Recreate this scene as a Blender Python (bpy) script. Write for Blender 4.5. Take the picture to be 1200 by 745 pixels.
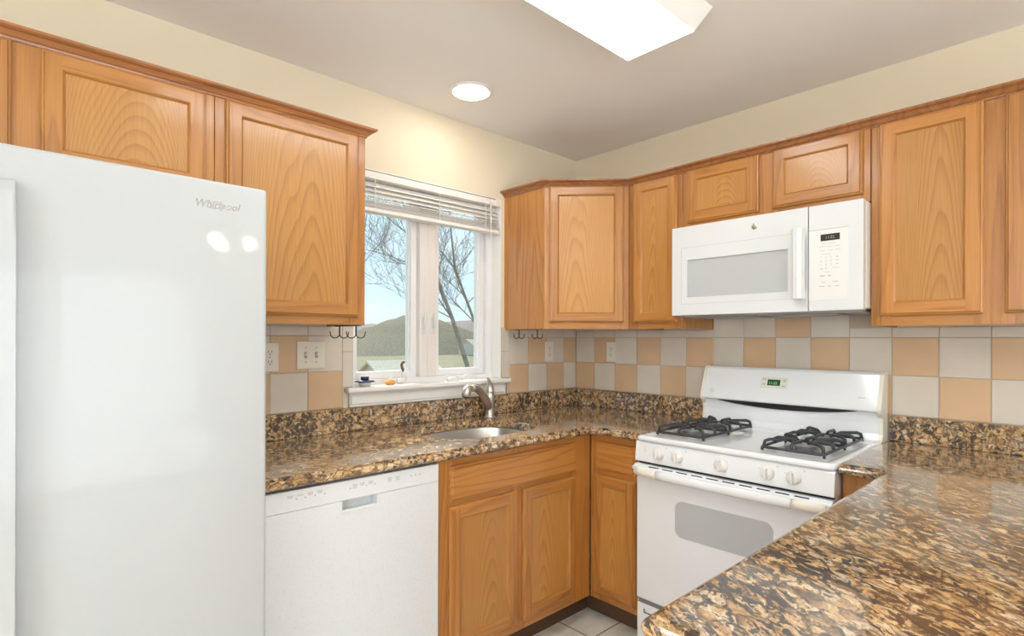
import bpy, bmesh, math, random
from mathutils import Vector, Matrix
PI = math.pi
for o in list(bpy.data.objects): bpy.data.objects.remove(o)
scn = bpy.context.scene
COL = scn.collection
# ---------------------------------------------------------------- camera
CAMP = Vector((-2.6523, -2.2583, 1.3192))
yaw, rol = math.radians(42.9406), math.radians(0.1728)
fwd = Vector((math.sin(yaw), math.cos(yaw), 0)); rt = Vector((math.cos(yaw), -math.sin(yaw), 0)); up = Vector((0, 0, 1))
rt2 = rt*math.cos(rol) + up*math.sin(rol); up2 = rt2.cross(fwd)
cd = bpy.data.cameras.new('camera'); cam = bpy.data.objects.new('camera', cd); COL.objects.link(cam)
M = Matrix((rt2, up2, -fwd)).transposed().to_4x4(); M.translation = CAMP
cam.matrix_world = M
cd.sensor_width = 36; cd.lens = 643.65*36/1200; cd.shift_y = 24.9/1200; cd.clip_start = 0.03; cd.clip_end = 2000
scn.camera = cam
# ---------------------------------------------------------------- exposure, world
vs = scn.view_settings
vs.view_transform = 'Standard'; vs.look = 'None'; vs.gamma = 1; vs.use_curve_mapping = False; vs.exposure = 0.30
SKY_STRENGTH = 1.4
LENS_EMIT = 8.8
DOWNLIGHT_EMIT = 30.0
BACK_W = 48.0      # added fill, entering at a made-up patio door behind the camera
SIDE_W = 32.0      # added fill, entering at a made-up dining window out of view
WIN_SUN = 5.5
ADDED_UPLIGHT_EMIT = 260.0  # added uplight out of view, lifts the ceiling
w = bpy.data.worlds.new('sky'); scn.world = w; w.use_nodes = True
wn, wl = w.node_tree.nodes, w.node_tree.links
wn.clear()
wo = wn.new('ShaderNodeOutputWorld'); wb = wn.new('ShaderNodeBackground'); wb.inputs[1].default_value = SKY_STRENGTH
tc = wn.new('ShaderNodeTexCoord'); sep = wn.new('ShaderNodeSeparateXYZ'); cr = wn.new('ShaderNodeValToRGB')
cr.color_ramp.elements[0].position = 0.0; cr.color_ramp.elements[0].color = (.56, .69, .77, 1)
cr.color_ramp.elements[1].position = 0.6; cr.color_ramp.elements[1].color = (.30, .45, .60, 1)
nz = wn.new('ShaderNodeTexNoise'); nz.inputs['Scale'].default_value = 3.0; nz.inputs['Detail'].default_value = 6
mp = wn.new('ShaderNodeMapping'); mp.inputs['Scale'].default_value = (1, 1, 3.5)
cr2 = wn.new('ShaderNodeValToRGB'); cr2.color_ramp.elements[0].position = .42; cr2.color_ramp.elements[1].position = .72
mx = wn.new('ShaderNodeMix'); mx.data_type = 'RGBA'; mx.inputs[7].default_value = (.66, .75, .80, 1)
wl.new(tc.outputs['Generated'], sep.inputs[0]); wl.new(sep.outputs[2], cr.inputs[0])
wl.new(tc.outputs['Generated'], mp.inputs[0]); wl.new(mp.outputs[0], nz.inputs['Vector']); wl.new(nz.outputs[0], cr2.inputs[0])
wl.new(cr2.outputs[0], mx.inputs[0]); wl.new(cr.outputs[0], mx.inputs[6]); wl.new(mx.outputs[2], wb.inputs[0]); wl.new(wb.outputs[0], wo.inputs[0])

def area(name, loc, target, sx, sy, power, color=(1, 1, 1)):
    d = bpy.data.lights.new(name, 'AREA'); d.shape = 'RECTANGLE'; d.size = sx; d.size_y = sy; d.energy = power; d.color = color
    o = bpy.data.objects.new(name, d); COL.objects.link(o); o.location = loc
    o.rotation_euler = (Vector(target)-Vector(loc)).to_track_quat('-Z', 'Y').to_euler(); return o
def sun(name, direction, strength, angle, color=(1, 1, 1)):
    d = bpy.data.lights.new(name, 'SUN'); d.energy = strength; d.angle = math.radians(angle); d.color = color
    o = bpy.data.objects.new(name, d); COL.objects.link(o); o.location = (2, 6, 6)
    o.rotation_euler = Vector(direction).to_track_quat('-Z', 'Y').to_euler(); return o
area('added_back_fill', (-2.3, -5.62, 1.0), (-1.9, -2.0, 2.9), 2.3, 2.1, BACK_W, (.88, .95, 1))  # added fill light shining in from behind the camera
area('added_side_fill', (-4.78, -2.50, 1.5), (-1.6, -2.0, 2.3), 1.25, 1.3, SIDE_W, (.88, .95, 1))  # added fill light from the unseen left side of the room
sun('sun', (-.25, -.80, -.62), WIN_SUN, 18, (1, .97, .92))

# ---------------------------------------------------------------- materials
def nmat(name):
    m = bpy.data.materials.new(name); m.use_nodes = True
    n, l = m.node_tree.nodes, m.node_tree.links
    return m, n, l, n['Principled BSDF']
def plain(name, rgb, rough=.4, metal=0, coat=0, emit=None, est=0, bump=0, bscale=200, spec=.5):
    m, n, l, b = nmat(name)
    b.inputs['Base Color'].default_value = (*rgb, 1); b.inputs['Roughness'].default_value = rough; b.inputs['Metallic'].default_value = metal
    b.inputs['Coat Weight'].default_value = coat; b.inputs['Specular IOR Level'].default_value = spec
    if emit: b.inputs['Emission Color'].default_value = (*emit, 1); b.inputs['Emission Strength'].default_value = est
    # faint procedural variation so no surface is perfectly flat
    t = n.new('ShaderNodeTexCoord'); x = n.new('ShaderNodeTexNoise'); x.inputs['Scale'].default_value = bscale; x.inputs['Detail'].default_value = 3
    l.new(t.outputs['Object'], x.inputs['Vector'])
    mr = n.new('ShaderNodeMapRange'); mr.inputs['To Min'].default_value = max(0, rough-.03); mr.inputs['To Max'].default_value = rough+.03
    l.new(x.outputs[0], mr.inputs[0]); l.new(mr.outputs[0], b.inputs['Roughness'])
    if bump:
        bp = n.new('ShaderNodeBump'); bp.inputs['Strength'].default_value = bump; bp.inputs['Distance'].default_value = .002
        l.new(x.outputs[0], bp.inputs['Height']); l.new(bp.outputs[0], b.inputs['Normal'])
    return m
def oak(name, horiz=False, light=(.56, .268, .070), dark=(.38, .145, .028), panel=False):
    m, n, l, b = nmat(name)
    t = n.new('ShaderNodeTexCoord'); oi = n.new('ShaderNodeObjectInfo')
    sc = n.new('ShaderNodeVectorMath'); sc.operation = 'SCALE'; sc.inputs['Scale'].default_value = 37.0
    comb = n.new('ShaderNodeCombineXYZ')
    for i in range(3): l.new(oi.outputs['Random'], comb.inputs[i])
    l.new(comb.outputs[0], sc.inputs[0])
    add = n.new('ShaderNodeVectorMath'); l.new(t.outputs['Object'], add.inputs[0]); l.new(sc.outputs[0], add.inputs[1])
    sw = add.outputs[0]
    if horiz:
        s = n.new('ShaderNodeSeparateXYZ'); c = n.new('ShaderNodeCombineXYZ'); l.new(sw, s.inputs[0])
        l.new(s.outputs[0], c.inputs[2]); l.new(s.outputs[2], c.inputs[0]); l.new(s.outputs[1], c.inputs[1]); sw = c.outputs[0]
    def mapn(scale):
        q = n.new('ShaderNodeMapping'); q.inputs['Scale'].default_value = scale; l.new(sw, q.inputs[0]); return q.outputs[0]
    # growth rings: arched on panels, straight-ish on frame members
    a = n.new('ShaderNodeTexNoise'); a.inputs['Scale'].default_value = 1; a.inputs['Detail'].default_value = 2.5; a.inputs['Roughness'].default_value = .45
    l.new(mapn((6.0, 3.0, .9) if panel else (8.0, 6.0, .55)), a.inputs['Vector'])
    if panel:
        gs = n.new('ShaderNodeSeparateXYZ'); l.new(t.outputs['Generated'], gs.inputs[0])
        rm = n.new('ShaderNodeMapRange'); rm.inputs['To Min'].default_value = -.75; rm.inputs['To Max'].default_value = -.30; l.new(oi.outputs['Random'], rm.inputs[0])
        xc = n.new('ShaderNodeMath'); xc.operation = 'ADD'; l.new(gs.outputs[0], xc.inputs[0]); l.new(rm.outputs[0], xc.inputs[1])
        sq = n.new('ShaderNodeMath'); sq.operation = 'POWER'; sq.inputs[1].default_value = 2; l.new(xc.outputs[0], sq.inputs[0])
        q1 = n.new('ShaderNodeMath'); q1.operation = 'MULTIPLY_ADD'; q1.inputs[1].default_value = 3.4; l.new(sq.outputs[0], q1.inputs[0])
        zz = n.new('ShaderNodeMath'); zz.operation = 'MULTIPLY'; zz.inputs[1].default_value = .42; l.new(gs.outputs[2], zz.inputs[0]); l.new(zz.outputs[0], q1.inputs[2])
        q2 = n.new('ShaderNodeMath'); q2.operation = 'MULTIPLY_ADD'; q2.inputs[1].default_value = .62; l.new(a.outputs[0], q2.inputs[0]); l.new(q1.outputs[0], q2.inputs[2])
        src = q2.outputs[0]
    else: src = a.outputs[0]
    mu = n.new('ShaderNodeMath'); mu.operation = 'MULTIPLY'; mu.inputs[1].default_value = 11.5 if panel else 11; l.new(src, mu.inputs[0])
    si = n.new('ShaderNodeMath'); si.operation = 'FRACT'; l.new(mu.outputs[0], si.inputs[0])
    rr = n.new('ShaderNodeValToRGB'); e_ = rr.color_ramp.elements
    e_[0].position = .0; e_[0].color = (1, 1, 1, 1); e_[1].position = 1; e_[1].color = (1, 1, 1, 1)
    for p_, v_ in ((.45, .85), (.78, .25), (.86, .0), (.93, .7)):
        q_ = e_.new(p_); q_.color = (v_, v_, v_, 1)
    l.new(si.outputs[0], rr.inputs[0])
    # fine fibre
    f = n.new('ShaderNodeTexNoise'); f.inputs['Scale'].default_value = 1; f.inputs['Detail'].default_value = 5; f.inputs['Roughness'].default_value = .65
    l.new(mapn((260, 260, 5.5)), f.inputs['Vector'])
    fr = n.new('ShaderNodeMapRange'); fr.inputs['From Min'].default_value = .33; fr.inputs['From Max'].default_value = .67; l.new(f.outputs[0], fr.inputs[0])
    # board to board tone
    g = n.new('ShaderNodeTexNoise'); g.inputs['Scale'].default_value = 1; g.inputs['Detail'].default_value = 0; l.new(mapn((9, 9, .8)), g.inputs['Vector'])
    m1 = n.new('ShaderNodeMath'); m1.operation = 'MULTIPLY'; m1.inputs[1].default_value = .52; l.new(rr.outputs[0], m1.inputs[0])
    m2 = n.new('ShaderNodeMath'); m2.operation = 'MULTIPLY_ADD'; m2.inputs[1].default_value = .40; l.new(fr.outputs[0], m2.inputs[0]); l.new(m1.outputs[0], m2.inputs[2])
    m3 = n.new('ShaderNodeMath'); m3.operation = 'MULTIPLY_ADD'; m3.inputs[1].default_value = .28; l.new(g.outputs[0], m3.inputs[0]); l.new(m2.outputs[0], m3.inputs[2])
    cm = n.new('ShaderNodeMix'); cm.data_type = 'RGBA'; cm.inputs[6].default_value = (*dark, 1); cm.inputs[7].default_value = (*light, 1)
    l.new(m3.outputs[0], cm.inputs[0]); cm.clamp_factor = True
    # per-object tone shift
    hs = n.new('ShaderNodeHueSaturation'); vr = n.new('ShaderNodeMapRange'); vr.inputs['To Min'].default_value = .90; vr.inputs['To Max'].default_value = 1.08
    l.new(oi.outputs['Random'], vr.inputs[0]); l.new(vr.outputs[0], hs.inputs['Value']); l.new(cm.outputs[2], hs.inputs['Color'])
    l.new(hs.outputs[0], b.inputs['Base Color'])
    b.inputs['Roughness'].default_value = .34; b.inputs['Coat Weight'].default_value = .4; b.inputs['Coat Roughness'].default_value = .14
    bp = n.new('ShaderNodeBump'); bp.inputs['Strength'].default_value = .12; bp.inputs['Distance'].default_value = .001
    l.new(fr.outputs[0], bp.inputs['Height']); l.new(bp.outputs[0], b.inputs['Normal'])
    return m
def granite(name, scale=1.0, ang=0.0, stretch=1.0, dark=.0, cell=70):
    m, n, l, b = nmat(name)
    t = n.new('ShaderNodeTexCoord')
    r0 = n.new('ShaderNodeMapping'); r0.inputs['Rotation'].default_value = (0, 0, -ang); l.new(t.outputs['Object'], r0.inputs[0])
    r1 = n.new('ShaderNodeMapping'); r1.inputs['Scale'].default_value = (scale/stretch, scale, scale); l.new(r0.outputs[0], r1.inputs[0])
    dn = n.new('ShaderNodeTexNoise'); dn.inputs['Scale'].default_value = cell*.55; dn.inputs['Detail'].default_value = 5; l.new(r1.outputs[0], dn.inputs['Vector'])
    sb = n.new('ShaderNodeVectorMath'); sb.operation = 'SUBTRACT'; sb.inputs[1].default_value = (.5, .5, .5); l.new(dn.outputs['Color'], sb.inputs[0])
    s2 = n.new('ShaderNodeVectorMath'); s2.operation = 'SCALE'; s2.inputs['Scale'].default_value = 2.6/cell; l.new(sb.outputs[0], s2.inputs[0])
    ad = n.new('ShaderNodeVectorMath'); l.new(r1.outputs[0], ad.inputs[0]); l.new(s2.outputs[0], ad.inputs[1])
    def ramp(src, stops, const=False):
        r = n.new('ShaderNodeValToRGB'); e = r.color_ramp.elements
        if const: r.color_ramp.interpolation = 'CONSTANT'
        e[0].position = stops[0][0]; e[0].color = (*stops[0][1], 1); e[1].position = stops[1][0]; e[1].color = (*stops[1][1], 1)
        for p_, c_ in stops[2:]:
            q = e.new(p_); q.color = (*c_, 1)
        l.new(src, r.inputs[0]); return r.outputs[0]
    def noise(sc, det, rough=.6, src=None):
        x = n.new('ShaderNodeTexNoise'); x.inputs['Scale'].default_value = sc; x.inputs['Detail'].default_value = det; x.inputs['Roughness'].default_value = rough
        l.new(src or ad.outputs[0], x.inputs['Vector']); return x.outputs[0]
    def mix(f, a_, c_):
        x = n.new('ShaderNodeMix'); x.data_type = 'RGBA'
        if isinstance(f, float): x.inputs[0].default_value = f
        else: l.new(f, x.inputs[0])
        for i_, v_ in ((6, a_), (7, c_)):
            if isinstance(v_, tuple): x.inputs[i_].default_value = (*v_, 1)
            else: l.new(v_, x.inputs[i_])
        return x.outputs[2]
    def rng(src, f0, f1, t0, t1):
        x = n.new('ShaderNodeMapRange'); x.inputs['From Min'].default_value = f0; x.inputs['From Max'].default_value = f1; x.inputs['To Min'].default_value = t0; x.inputs['To Max'].default_value = t1
        l.new(src, x.inputs[0]); return x.outputs[0]
    v = n.new('ShaderNodeTexVoronoi'); v.inputs['Scale'].default_value = cell; l.new(ad.outputs[0], v.inputs['Vector'])
    sp = n.new('ShaderNodeSeparateColor'); l.new(v.outputs['Color'], sp.inputs[0])
    cells = ramp(sp.outputs[0], [(0, (.16, .09, .045)), (.16, (.36, .21, .10)), (.34, (.54, .33, .15)), (.58, (.64, .43, .23)), (.76, (.74, .60, .42)), (.92, (.50, .45, .40))], True)
    soft = ramp(noise(cell*.8, 6), [(.30, (.22, .13, .07)), (.46, (.52, .31, .13)), (.56, (.64, .43, .22)), (.68, (.72, .57, .40))])
    base = mix(.45, cells, soft)
    # dark mineral flecks gathered in drifts
    drift = rng(noise(cell*.16, 3, .5, r1.outputs[0]), .35, .65, -.045, .055)
    fl = n.new('ShaderNodeMath'); l.new(noise(cell*1.15, 7, .62), fl.inputs[0]); l.new(drift, fl.inputs[1])
    k1 = rng(fl.outputs[0], .522-dark, .572-dark, 0, .95)
    base = mix(k1, base, (.048, .038, .037))
    # thin veins on grain boundaries
    ve = n.new('ShaderNodeTexVoronoi'); ve.feature = 'DISTANCE_TO_EDGE'; ve.inputs['Scale'].default_value = cell*.5; l.new(ad.outputs[0], ve.inputs['Vector'])
    k2 = rng(ve.outputs['Distance'], .02, .09, .75, 0)
    base = mix(k2, base, (.10, .062, .042))
    hv = n.new('ShaderNodeHueSaturation'); l.new(rng(noise(cell*3.2, 5, .7), .32, .68, .58, 1.36), hv.inputs['Value']); l.new(base, hv.inputs['Color'])
    l.new(hv.outputs[0], b.inputs['Base Color'])
    b.inputs['Roughness'].default_value = .10; b.inputs['Specular IOR Level'].default_value = .5; b.inputs['Coat Weight'].default_value = .6; b.inputs['Coat Roughness'].default_value = .06
    return m
def tile_mat(name, rgb, rough=.10):
    m, n, l, b = nmat(name)
    t = n.new('ShaderNodeTexCoord'); x = n.new('ShaderNodeTexNoise'); x.inputs['Scale'].default_value = 5; x.inputs['Detail'].default_value = 2; l.new(t.outputs['Object'], x.inputs['Vector'])
    r = n.new('ShaderNodeMapRange'); r.inputs['From Min'].default_value = .3; r.inputs['From Max'].default_value = .7; r.inputs['To Min'].default_value = .93; r.inputs['To Max'].default_value = 1.05; l.new(x.outputs[0], r.inputs[0])
    h = n.new('ShaderNodeHueSaturation'); h.inputs['Color'].default_value = (*rgb, 1); l.new(r.outputs[0], h.inputs['Value']); l.new(h.outputs[0], b.inputs['Base Color'])
    b.inputs['Roughness'].default_value = rough
    bn = n.new('ShaderNodeTexNoise'); bn.inputs['Scale'].default_value = 16; l.new(t.outputs['Object'], bn.inputs['Vector'])
    bp = n.new('ShaderNodeBump'); bp.inputs['Strength'].default_value = .18; bp.inputs['Distance'].default_value = .004; l.new(bn.outputs[0], bp.inputs['Height']); l.new(bp.outputs[0], b.inputs['Normal'])
    return m
def floor_mat():
    m, n, l, b = nmat('floor_tile')
    t = n.new('ShaderNodeTexCoord'); mp = n.new('ShaderNodeMapping'); mp.inputs['Location'].default_value = (.74, .727, 0); l.new(t.outputs['Object'], mp.inputs[0])
    br = n.new('ShaderNodeTexBrick'); br.offset = 0; br.inputs['Scale'].default_value = 1; br.inputs['Brick Width'].default_value = .33; br.inputs['Row Height'].default_value = .33
    br.inputs['Mortar Size'].default_value = .0035; br.inputs['Mortar Smooth'].default_value = .2
    br.inputs['Color1'].default_value = (.80, .76, .67, 1); br.inputs['Color2'].default_value = (.84, .79, .70, 1); br.inputs['Mortar'].default_value = (.17, .13, .10, 1)
    l.new(mp.outputs[0], br.inputs['Vector'])
    x = n.new('ShaderNodeTexNoise'); x.inputs['Scale'].default_value = 9; x.inputs['Detail'].default_value = 6; l.new(t.outputs['Object'], x.inputs['Vector'])
    r = n.new('ShaderNodeMapRange'); r.inputs['From Min'].default_value = .3; r.inputs['From Max'].default_value = .7; r.inputs['To Min'].default_value = .82; r.inputs['To Max'].default_value = 1.12; l.new(x.outputs[0], r.inputs[0])
    h = n.new('ShaderNodeHueSaturation'); l.new(r.outputs[0], h.inputs['Value']); l.new(br.outputs[0], h.inputs['Color']); l.new(h.outputs[0], b.inputs['Base Color'])
    b.inputs['Roughness'].default_value = .3
    bp = n.new('ShaderNodeBump'); bp.invert = True; bp.inputs['Strength'].default_value = .4; bp.inputs['Distance'].default_value = .002; l.new(br.outputs['Fac'], bp.inputs['Height']); l.new(bp.outputs[0], b.inputs['Normal'])
    return m
def glass_mat(name, tint=(.93, .97, .97)):
    m, n, l, b = nmat(name)
    tr = n.new('ShaderNodeBsdfTransparent'); tr.inputs[0].default_value = (*tint, 1)
    gl = n.new('ShaderNodeBsdfGlossy'); gl.inputs['Roughness'].default_value = .02
    fr = n.new('ShaderNodeFresnel'); fr.inputs[0].default_value = 1.35; mi = n.new('ShaderNodeMixShader')
    l.new(fr.outputs[0], mi.inputs[0]); l.new(tr.outputs[0], mi.inputs[1]); l.new(gl.outputs[0], mi.inputs[2]); l.new(mi.outputs[0], n['Material Output'].inputs[0])
    return m
def noisy(name, c1, c2, scale, rough=.9, stretch=(1, 1, 1)):
    m, n, l, b = nmat(name)
    t = n.new('ShaderNodeTexCoord'); mp = n.new('ShaderNodeMapping'); mp.inputs['Scale'].default_value = stretch; l.new(t.outputs['Object'], mp.inputs[0])
    x = n.new('ShaderNodeTexNoise'); x.inputs['Scale'].default_value = scale; x.inputs['Detail'].default_value = 8; x.inputs['Roughness'].default_value = .7; l.new(mp.outputs[0], x.inputs['Vector'])
    r = n.new('ShaderNodeValToRGB'); r.color_ramp.elements[0].position = .35; r.color_ramp.elements[1].position = .65; r.color_ramp.elements[0].color = (*c1, 1); r.color_ramp.elements[1].color = (*c2, 1)
    l.new(x.outputs[0], r.inputs[0]); l.new(r.outputs[0], b.inputs['Base Color']); b.inputs['Roughness'].default_value = rough; b.inputs['Specular IOR Level'].default_value = 0
    return m
OAKF = dict(light=(.50, .218, .050), dark=(.30, .102, .019)); OAKV = oak('oak_vertical', **OAKF); OAKH = oak('oak_horizontal', True, **OAKF); OAKP = oak('oak_panel', light=(.54, .262, .064), dark=(.34, .135, .026), panel=True)
OAKPH = OAKP
TOE = plain('shade_toned_toe_kick', (.10, .055, .03), .6)  # dark brown stands in for the shade under the base cabinets
TRIMW = oak('oak_crown', True, (.42, .17, .055), (.20, .07, .025))
GRAN = granite('granite_sink_run', 1.0, 0.5, 1.3, .0, 52)
GRANB = granite('granite_backsplash', 1.0, 0, 1.0, .012, 54)
GRANP = granite('granite_peninsula', 1.0, math.radians(54.6), 1.85, .016, 56)
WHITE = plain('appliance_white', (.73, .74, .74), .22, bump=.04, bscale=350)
WHITE2 = plain('range_enamel', (.84, .86, .885), .14, coat=.3)
DWW = plain('dishwasher_white', (.76, .78, .80), .28)
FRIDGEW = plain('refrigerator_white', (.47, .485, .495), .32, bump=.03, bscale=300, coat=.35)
CREAMP = plain('cream_plastic', (.82, .785, .69), .35)
WALLM = plain('wall_paint', (.80, .71, .55), .75, bump=.15, bscale=130)
CEILM = plain('ceiling_paint', (.92, .905, .89), .8, bump=.1, bscale=120)
TRIMP = plain('white_trim_paint', (.86, .85, .82), .35)
VINYL = plain('window_vinyl', (.86, .86, .86), .3)
MULL = plain('mullion_vinyl', (.82, .78, .74), .35)
BLINDM = plain('blind_white', (.88, .85, .81), .4)
GROUT = plain('tile_grout', (.50, .42, .32), .8)
TW = tile_mat('tile_white', (.69, .63, .55)); TT = tile_mat('tile_tan', (.66, .46, .29))
STEEL = plain('brushed_steel', (.62, .62, .61), .30, 1.0)
NICKEL = plain('brushed_nickel', (.62, .59, .56), .38, 1.0)
IRON = plain('cast_iron', (.035, .038, .045), .42)
BLACK = plain('black_gap', (.008, .008, .009), .5)
WIRE = plain('black_wire', (.012, .012, .018), .35)
GREYW = plain('grey_screen', (.50, .52, .53), .15)
OVENG = plain('oven_glass', (.50, .51, .53), .12)
MARK = plain('grey_print', (.33, .33, .34), .5)
MARKL = plain('light_print', (.50, .50, .50), .5)
LCD = plain('lcd_green', (.02, .07, .015), .2); LCDT = plain('lcd_digits', (.2, .5, .25), .3, emit=(.3, .8, .4), est=.22)
MWD = plain('microwave_display', (.03, .03, .022), .2)
LENS = plain('lamp_diffuser', (.9, .9, .88), .4, emit=(.95, .98, 1), est=LENS_EMIT)
BULB = plain('lamp_bulb', (.9, .9, .88), .4, emit=(1, .90, .76), est=DOWNLIGHT_EMIT)
BULB2 = plain('pendant_bulb', (.9, .9, .88), .4, emit=(1, .90, .76), est=18)
PLATE = plain('outlet_plate', (.80, .76, .68), .35)
UNDER = plain('microwave_underside', (.36, .35, .34), .5, .3)
NAVY = plain('navy_rubber', (.02, .025, .09), .4)
SPONGE = plain('orange_sponge', (.80, .42, .10), .8, bump=.5, bscale=300)
BRIST = plain('brown_handle', (.16, .10, .06), .4)
CERAM = plain('white_ceramic', (.80, .80, .78), .2)
CHROME = plain('chrome', (.75, .75, .75), .12, 1.0)
GLASS = glass_mat('window_glass')
BARK = noisy('tree_bark', (.22, .185, .16), (.40, .345, .30), 6)
GROUNDM = noisy('winter_ground', (.27, .23, .15), (.40, .34, .23), 1.6)
HILLM = noisy('wooded_hill', (.17, .145, .105), (.34, .285, .21), 2.5)
HILLM2 = noisy('far_hill', (.32, .25, .23), (.42, .34, .30), .4)
ROOFM = noisy('house_roof', (.66, .56, .42), (.78, .68, .54), 4)
SIDING = plain('house_siding', (.66, .62, .55), .8)

# ---------------------------------------------------------------- mesh helpers
def box(bm, x0, x1, y0, y1, z0, z1, mat=0, bev=0, seg=2):
    t = bmesh.new(); bmesh.ops.create_cube(t, size=1)
    for v in t.verts: v.co = Vector(((x0+x1)/2+v.co.x*(x1-x0), (y0+y1)/2+v.co.y*(y1-y0), (z0+z1)/2+v.co.z*(z1-z0)))
    if bev: bmesh.ops.bevel(t, geom=t.edges[:], offset=bev, segments=seg, profile=.5, affect='EDGES')
    merge(bm, t, mat)
def merge(bm, t, mat=None, mtx=None):
    mp = {}
    for v in t.verts: mp[v] = bm.verts.new(mtx @ v.co if mtx else v.co)
    for f in t.faces:
        try: nf = bm.faces.new([mp[v] for v in f.verts])
        except ValueError: continue
        nf.material_index = f.material_index if mat is None else mat; nf.smooth = f.smooth
    t.free()
def tube(bm, pts, r, n=10, mat=0, caps=True):
    pts = [Vector(p) for p in pts]; rs = r if isinstance(r, (list, tuple)) else [r]*len(pts)
    rings = []; prev = None
    for i, p in enumerate(pts):
        d = (pts[min(i+1, len(pts)-1)]-pts[max(i-1, 0)]).normalized()
        if prev is None:
            a = Vector((0, 0, 1)) if abs(d.z) < .9 else Vector((1, 0, 0)); u = d.cross(a).normalized()
        else: u = (prev-d*prev.dot(d)).normalized()
        prev = u; v = d.cross(u)
        rings.append([bm.verts.new(p+(u*math.cos(2*PI*k/n)+v*math.sin(2*PI*k/n))*rs[i]) for k in range(n)])
    for a, b in zip(rings, rings[1:]):
        for k in range(n):
            f = bm.faces.new((a[k], a[(k+1) % n], b[(k+1) % n], b[k])); f.smooth = True; f.material_index = mat
    if caps:
        f = bm.faces.new(rings[0][::-1]); f.material_index = mat; f = bm.faces.new(rings[-1]); f.material_index = mat
def lathe(bm, prof, c=(0, 0, 0), n=24, mat=0, axis='z', smooth=True):
    c = Vector(c); rings = []
    for r, h in prof:
        rg = []
        for k in range(n):
            a = 2*PI*k/n; p = (r*math.cos(a), r*math.sin(a), h)
            if axis == 'y': p = (p[0], h, p[1])
            if axis == 'x': p = (h, p[0], p[1])
            rg.append(bm.verts.new(c+Vector(p)))
        rings.append(rg)
    for a, b in zip(rings, rings[1:]):
        for k in range(n):
            f = bm.faces.new((a[k], a[(k+1) % n], b[(k+1) % n], b[k])); f.smooth = smooth; f.material_index = mat
    f = bm.faces.new(rings[0][::-1]); f.material_index = mat; f = bm.faces.new(rings[-1]); f.material_index = mat
def prism(bm, poly, a0, a1, plane='yz', mat=0, smooth=False):
    """extrude a 2-D polygon; plane yz -> along x, xz -> along y, xy -> along z"""
    def P(q, a):
        return {'yz': (a, q[0], q[1]), 'xz': (q[0], a, q[1]), 'xy': (q[0], q[1], a)}[plane]
    A = [bm.verts.new(P(q, a0)) for q in poly]; B = [bm.verts.new(P(q, a1)) for q in poly]; n = len(poly)
    for f in (bm.faces.new(A[::-1]), bm.faces.new(B)): f.material_index = mat
    for i in range(n):
        f = bm.faces.new((A[i], A[(i+1) % n], B[(i+1) % n], B[i])); f.material_index = mat; f.smooth = smooth
def rrect(x0, x1, z0, z1, r, n=6):
    out = []
    for cx, cz, a0 in ((x1-r, z1-r, 0), (x0+r, z1-r, 90), (x0+r, z0+r, 180), (x1-r, z0+r, 270)):
        for k in range(n+1):
            a = math.radians(a0+90*k/n); out.append((cx+r*math.cos(a), cz+r*math.sin(a)))
    return out
def text_bm(bm, body, size, mtx, ext=.0006, mat=0, shear=0, bold=0):
    cu = bpy.data.curves.new('t', 'FONT'); cu.body = body; cu.size = size; cu.extrude = ext; cu.shear = shear; cu.offset = bold; cu.resolution_u = 3
    o = bpy.data.objects.new('t', cu); me = bpy.data.meshes.new_from_object(o)
    t = bmesh.new(); t.from_mesh(me); merge(bm, t, mat, mtx)
    bpy.data.objects.remove(o); bpy.data.curves.remove(cu); bpy.data.meshes.remove(me)
FRONT = Matrix.Rotation(PI/2, 4, 'X')           # text in the xz plane, read from -y
def at(x, y, z): return Matrix.Translation((x, y, z)) @ FRONT
def obj(name, bm, mats, parent=None, loc=None, smooth_angle=None, label=None):
    bmesh.ops.recalc_face_normals(bm, faces=bm.faces)
    me = bpy.data.meshes.new(name); bm.to_mesh(me); bm.free()
    for m in (mats if isinstance(mats, (list, tuple)) else [mats]): me.materials.append(m)
    o = bpy.data.objects.new(name, me); COL.objects.link(o)
    if parent: o.parent = parent
    if loc: o.location = loc
    if label: o['label'] = label
    return o
def thing(name, label, cat, loc=(0, 0, 0), rz=0, group=None, kind=None):
    o = bpy.data.objects.new(name, None); COL.objects.link(o); o.location = loc; o.rotation_euler = (0, 0, rz); o.empty_display_size = .1
    if label: o['label'] = label
    if cat: o['category'] = cat
    if group: o['group'] = group
    if kind: o['kind'] = kind
    return o
def tag(o, label, cat, group=None):
    o['label'] = label; o['category'] = cat
    if group: o['group'] = group
    return o
def struct(o): o['kind'] = 'structure'; return o
def copy_tree(o, parent=None):
    c = o.copy(); COL.objects.link(c)
    if parent: c.parent = parent
    for ch in list(o.children): copy_tree(ch, c)
    return c
B = bmesh.new
def sweep(bm, path, prof, side=1, mat=0, smooth=False):
    """sweep profile [(out, z)] along an xy path with mitred corners; out goes to the right of travel * side"""
    P = [Vector((p[0], p[1])) for p in path]; rings = []
    for i, p in enumerate(P):
        ns = []
        for a, b in ((i-1, i), (i, i+1)):
            if a >= 0 and b < len(P):
                d = (P[b]-P[a]).normalized(); ns.append(Vector((d.y, -d.x))*side)
        if len(ns) == 2: m_ = (ns[0]+ns[1]); m_ = m_/(m_.dot(ns[0]))
        else: m_ = ns[0]
        rings.append([bm.verts.new((p.x+m_.x*o_, p.y+m_.y*o_, z)) for o_, z in prof])
    n = len(prof)
    for a, b in zip(rings, rings[1:]):
        for k in range(n):
            f = bm.faces.new((a[k], a[(k+1) % n], b[(k+1) % n], b[k])); f.material_index = mat; f.smooth = smooth
    f = bm.faces.new(rings[0][::-1]); f.material_index = mat; f = bm.faces.new(rings[-1]); f.material_index = mat

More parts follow.
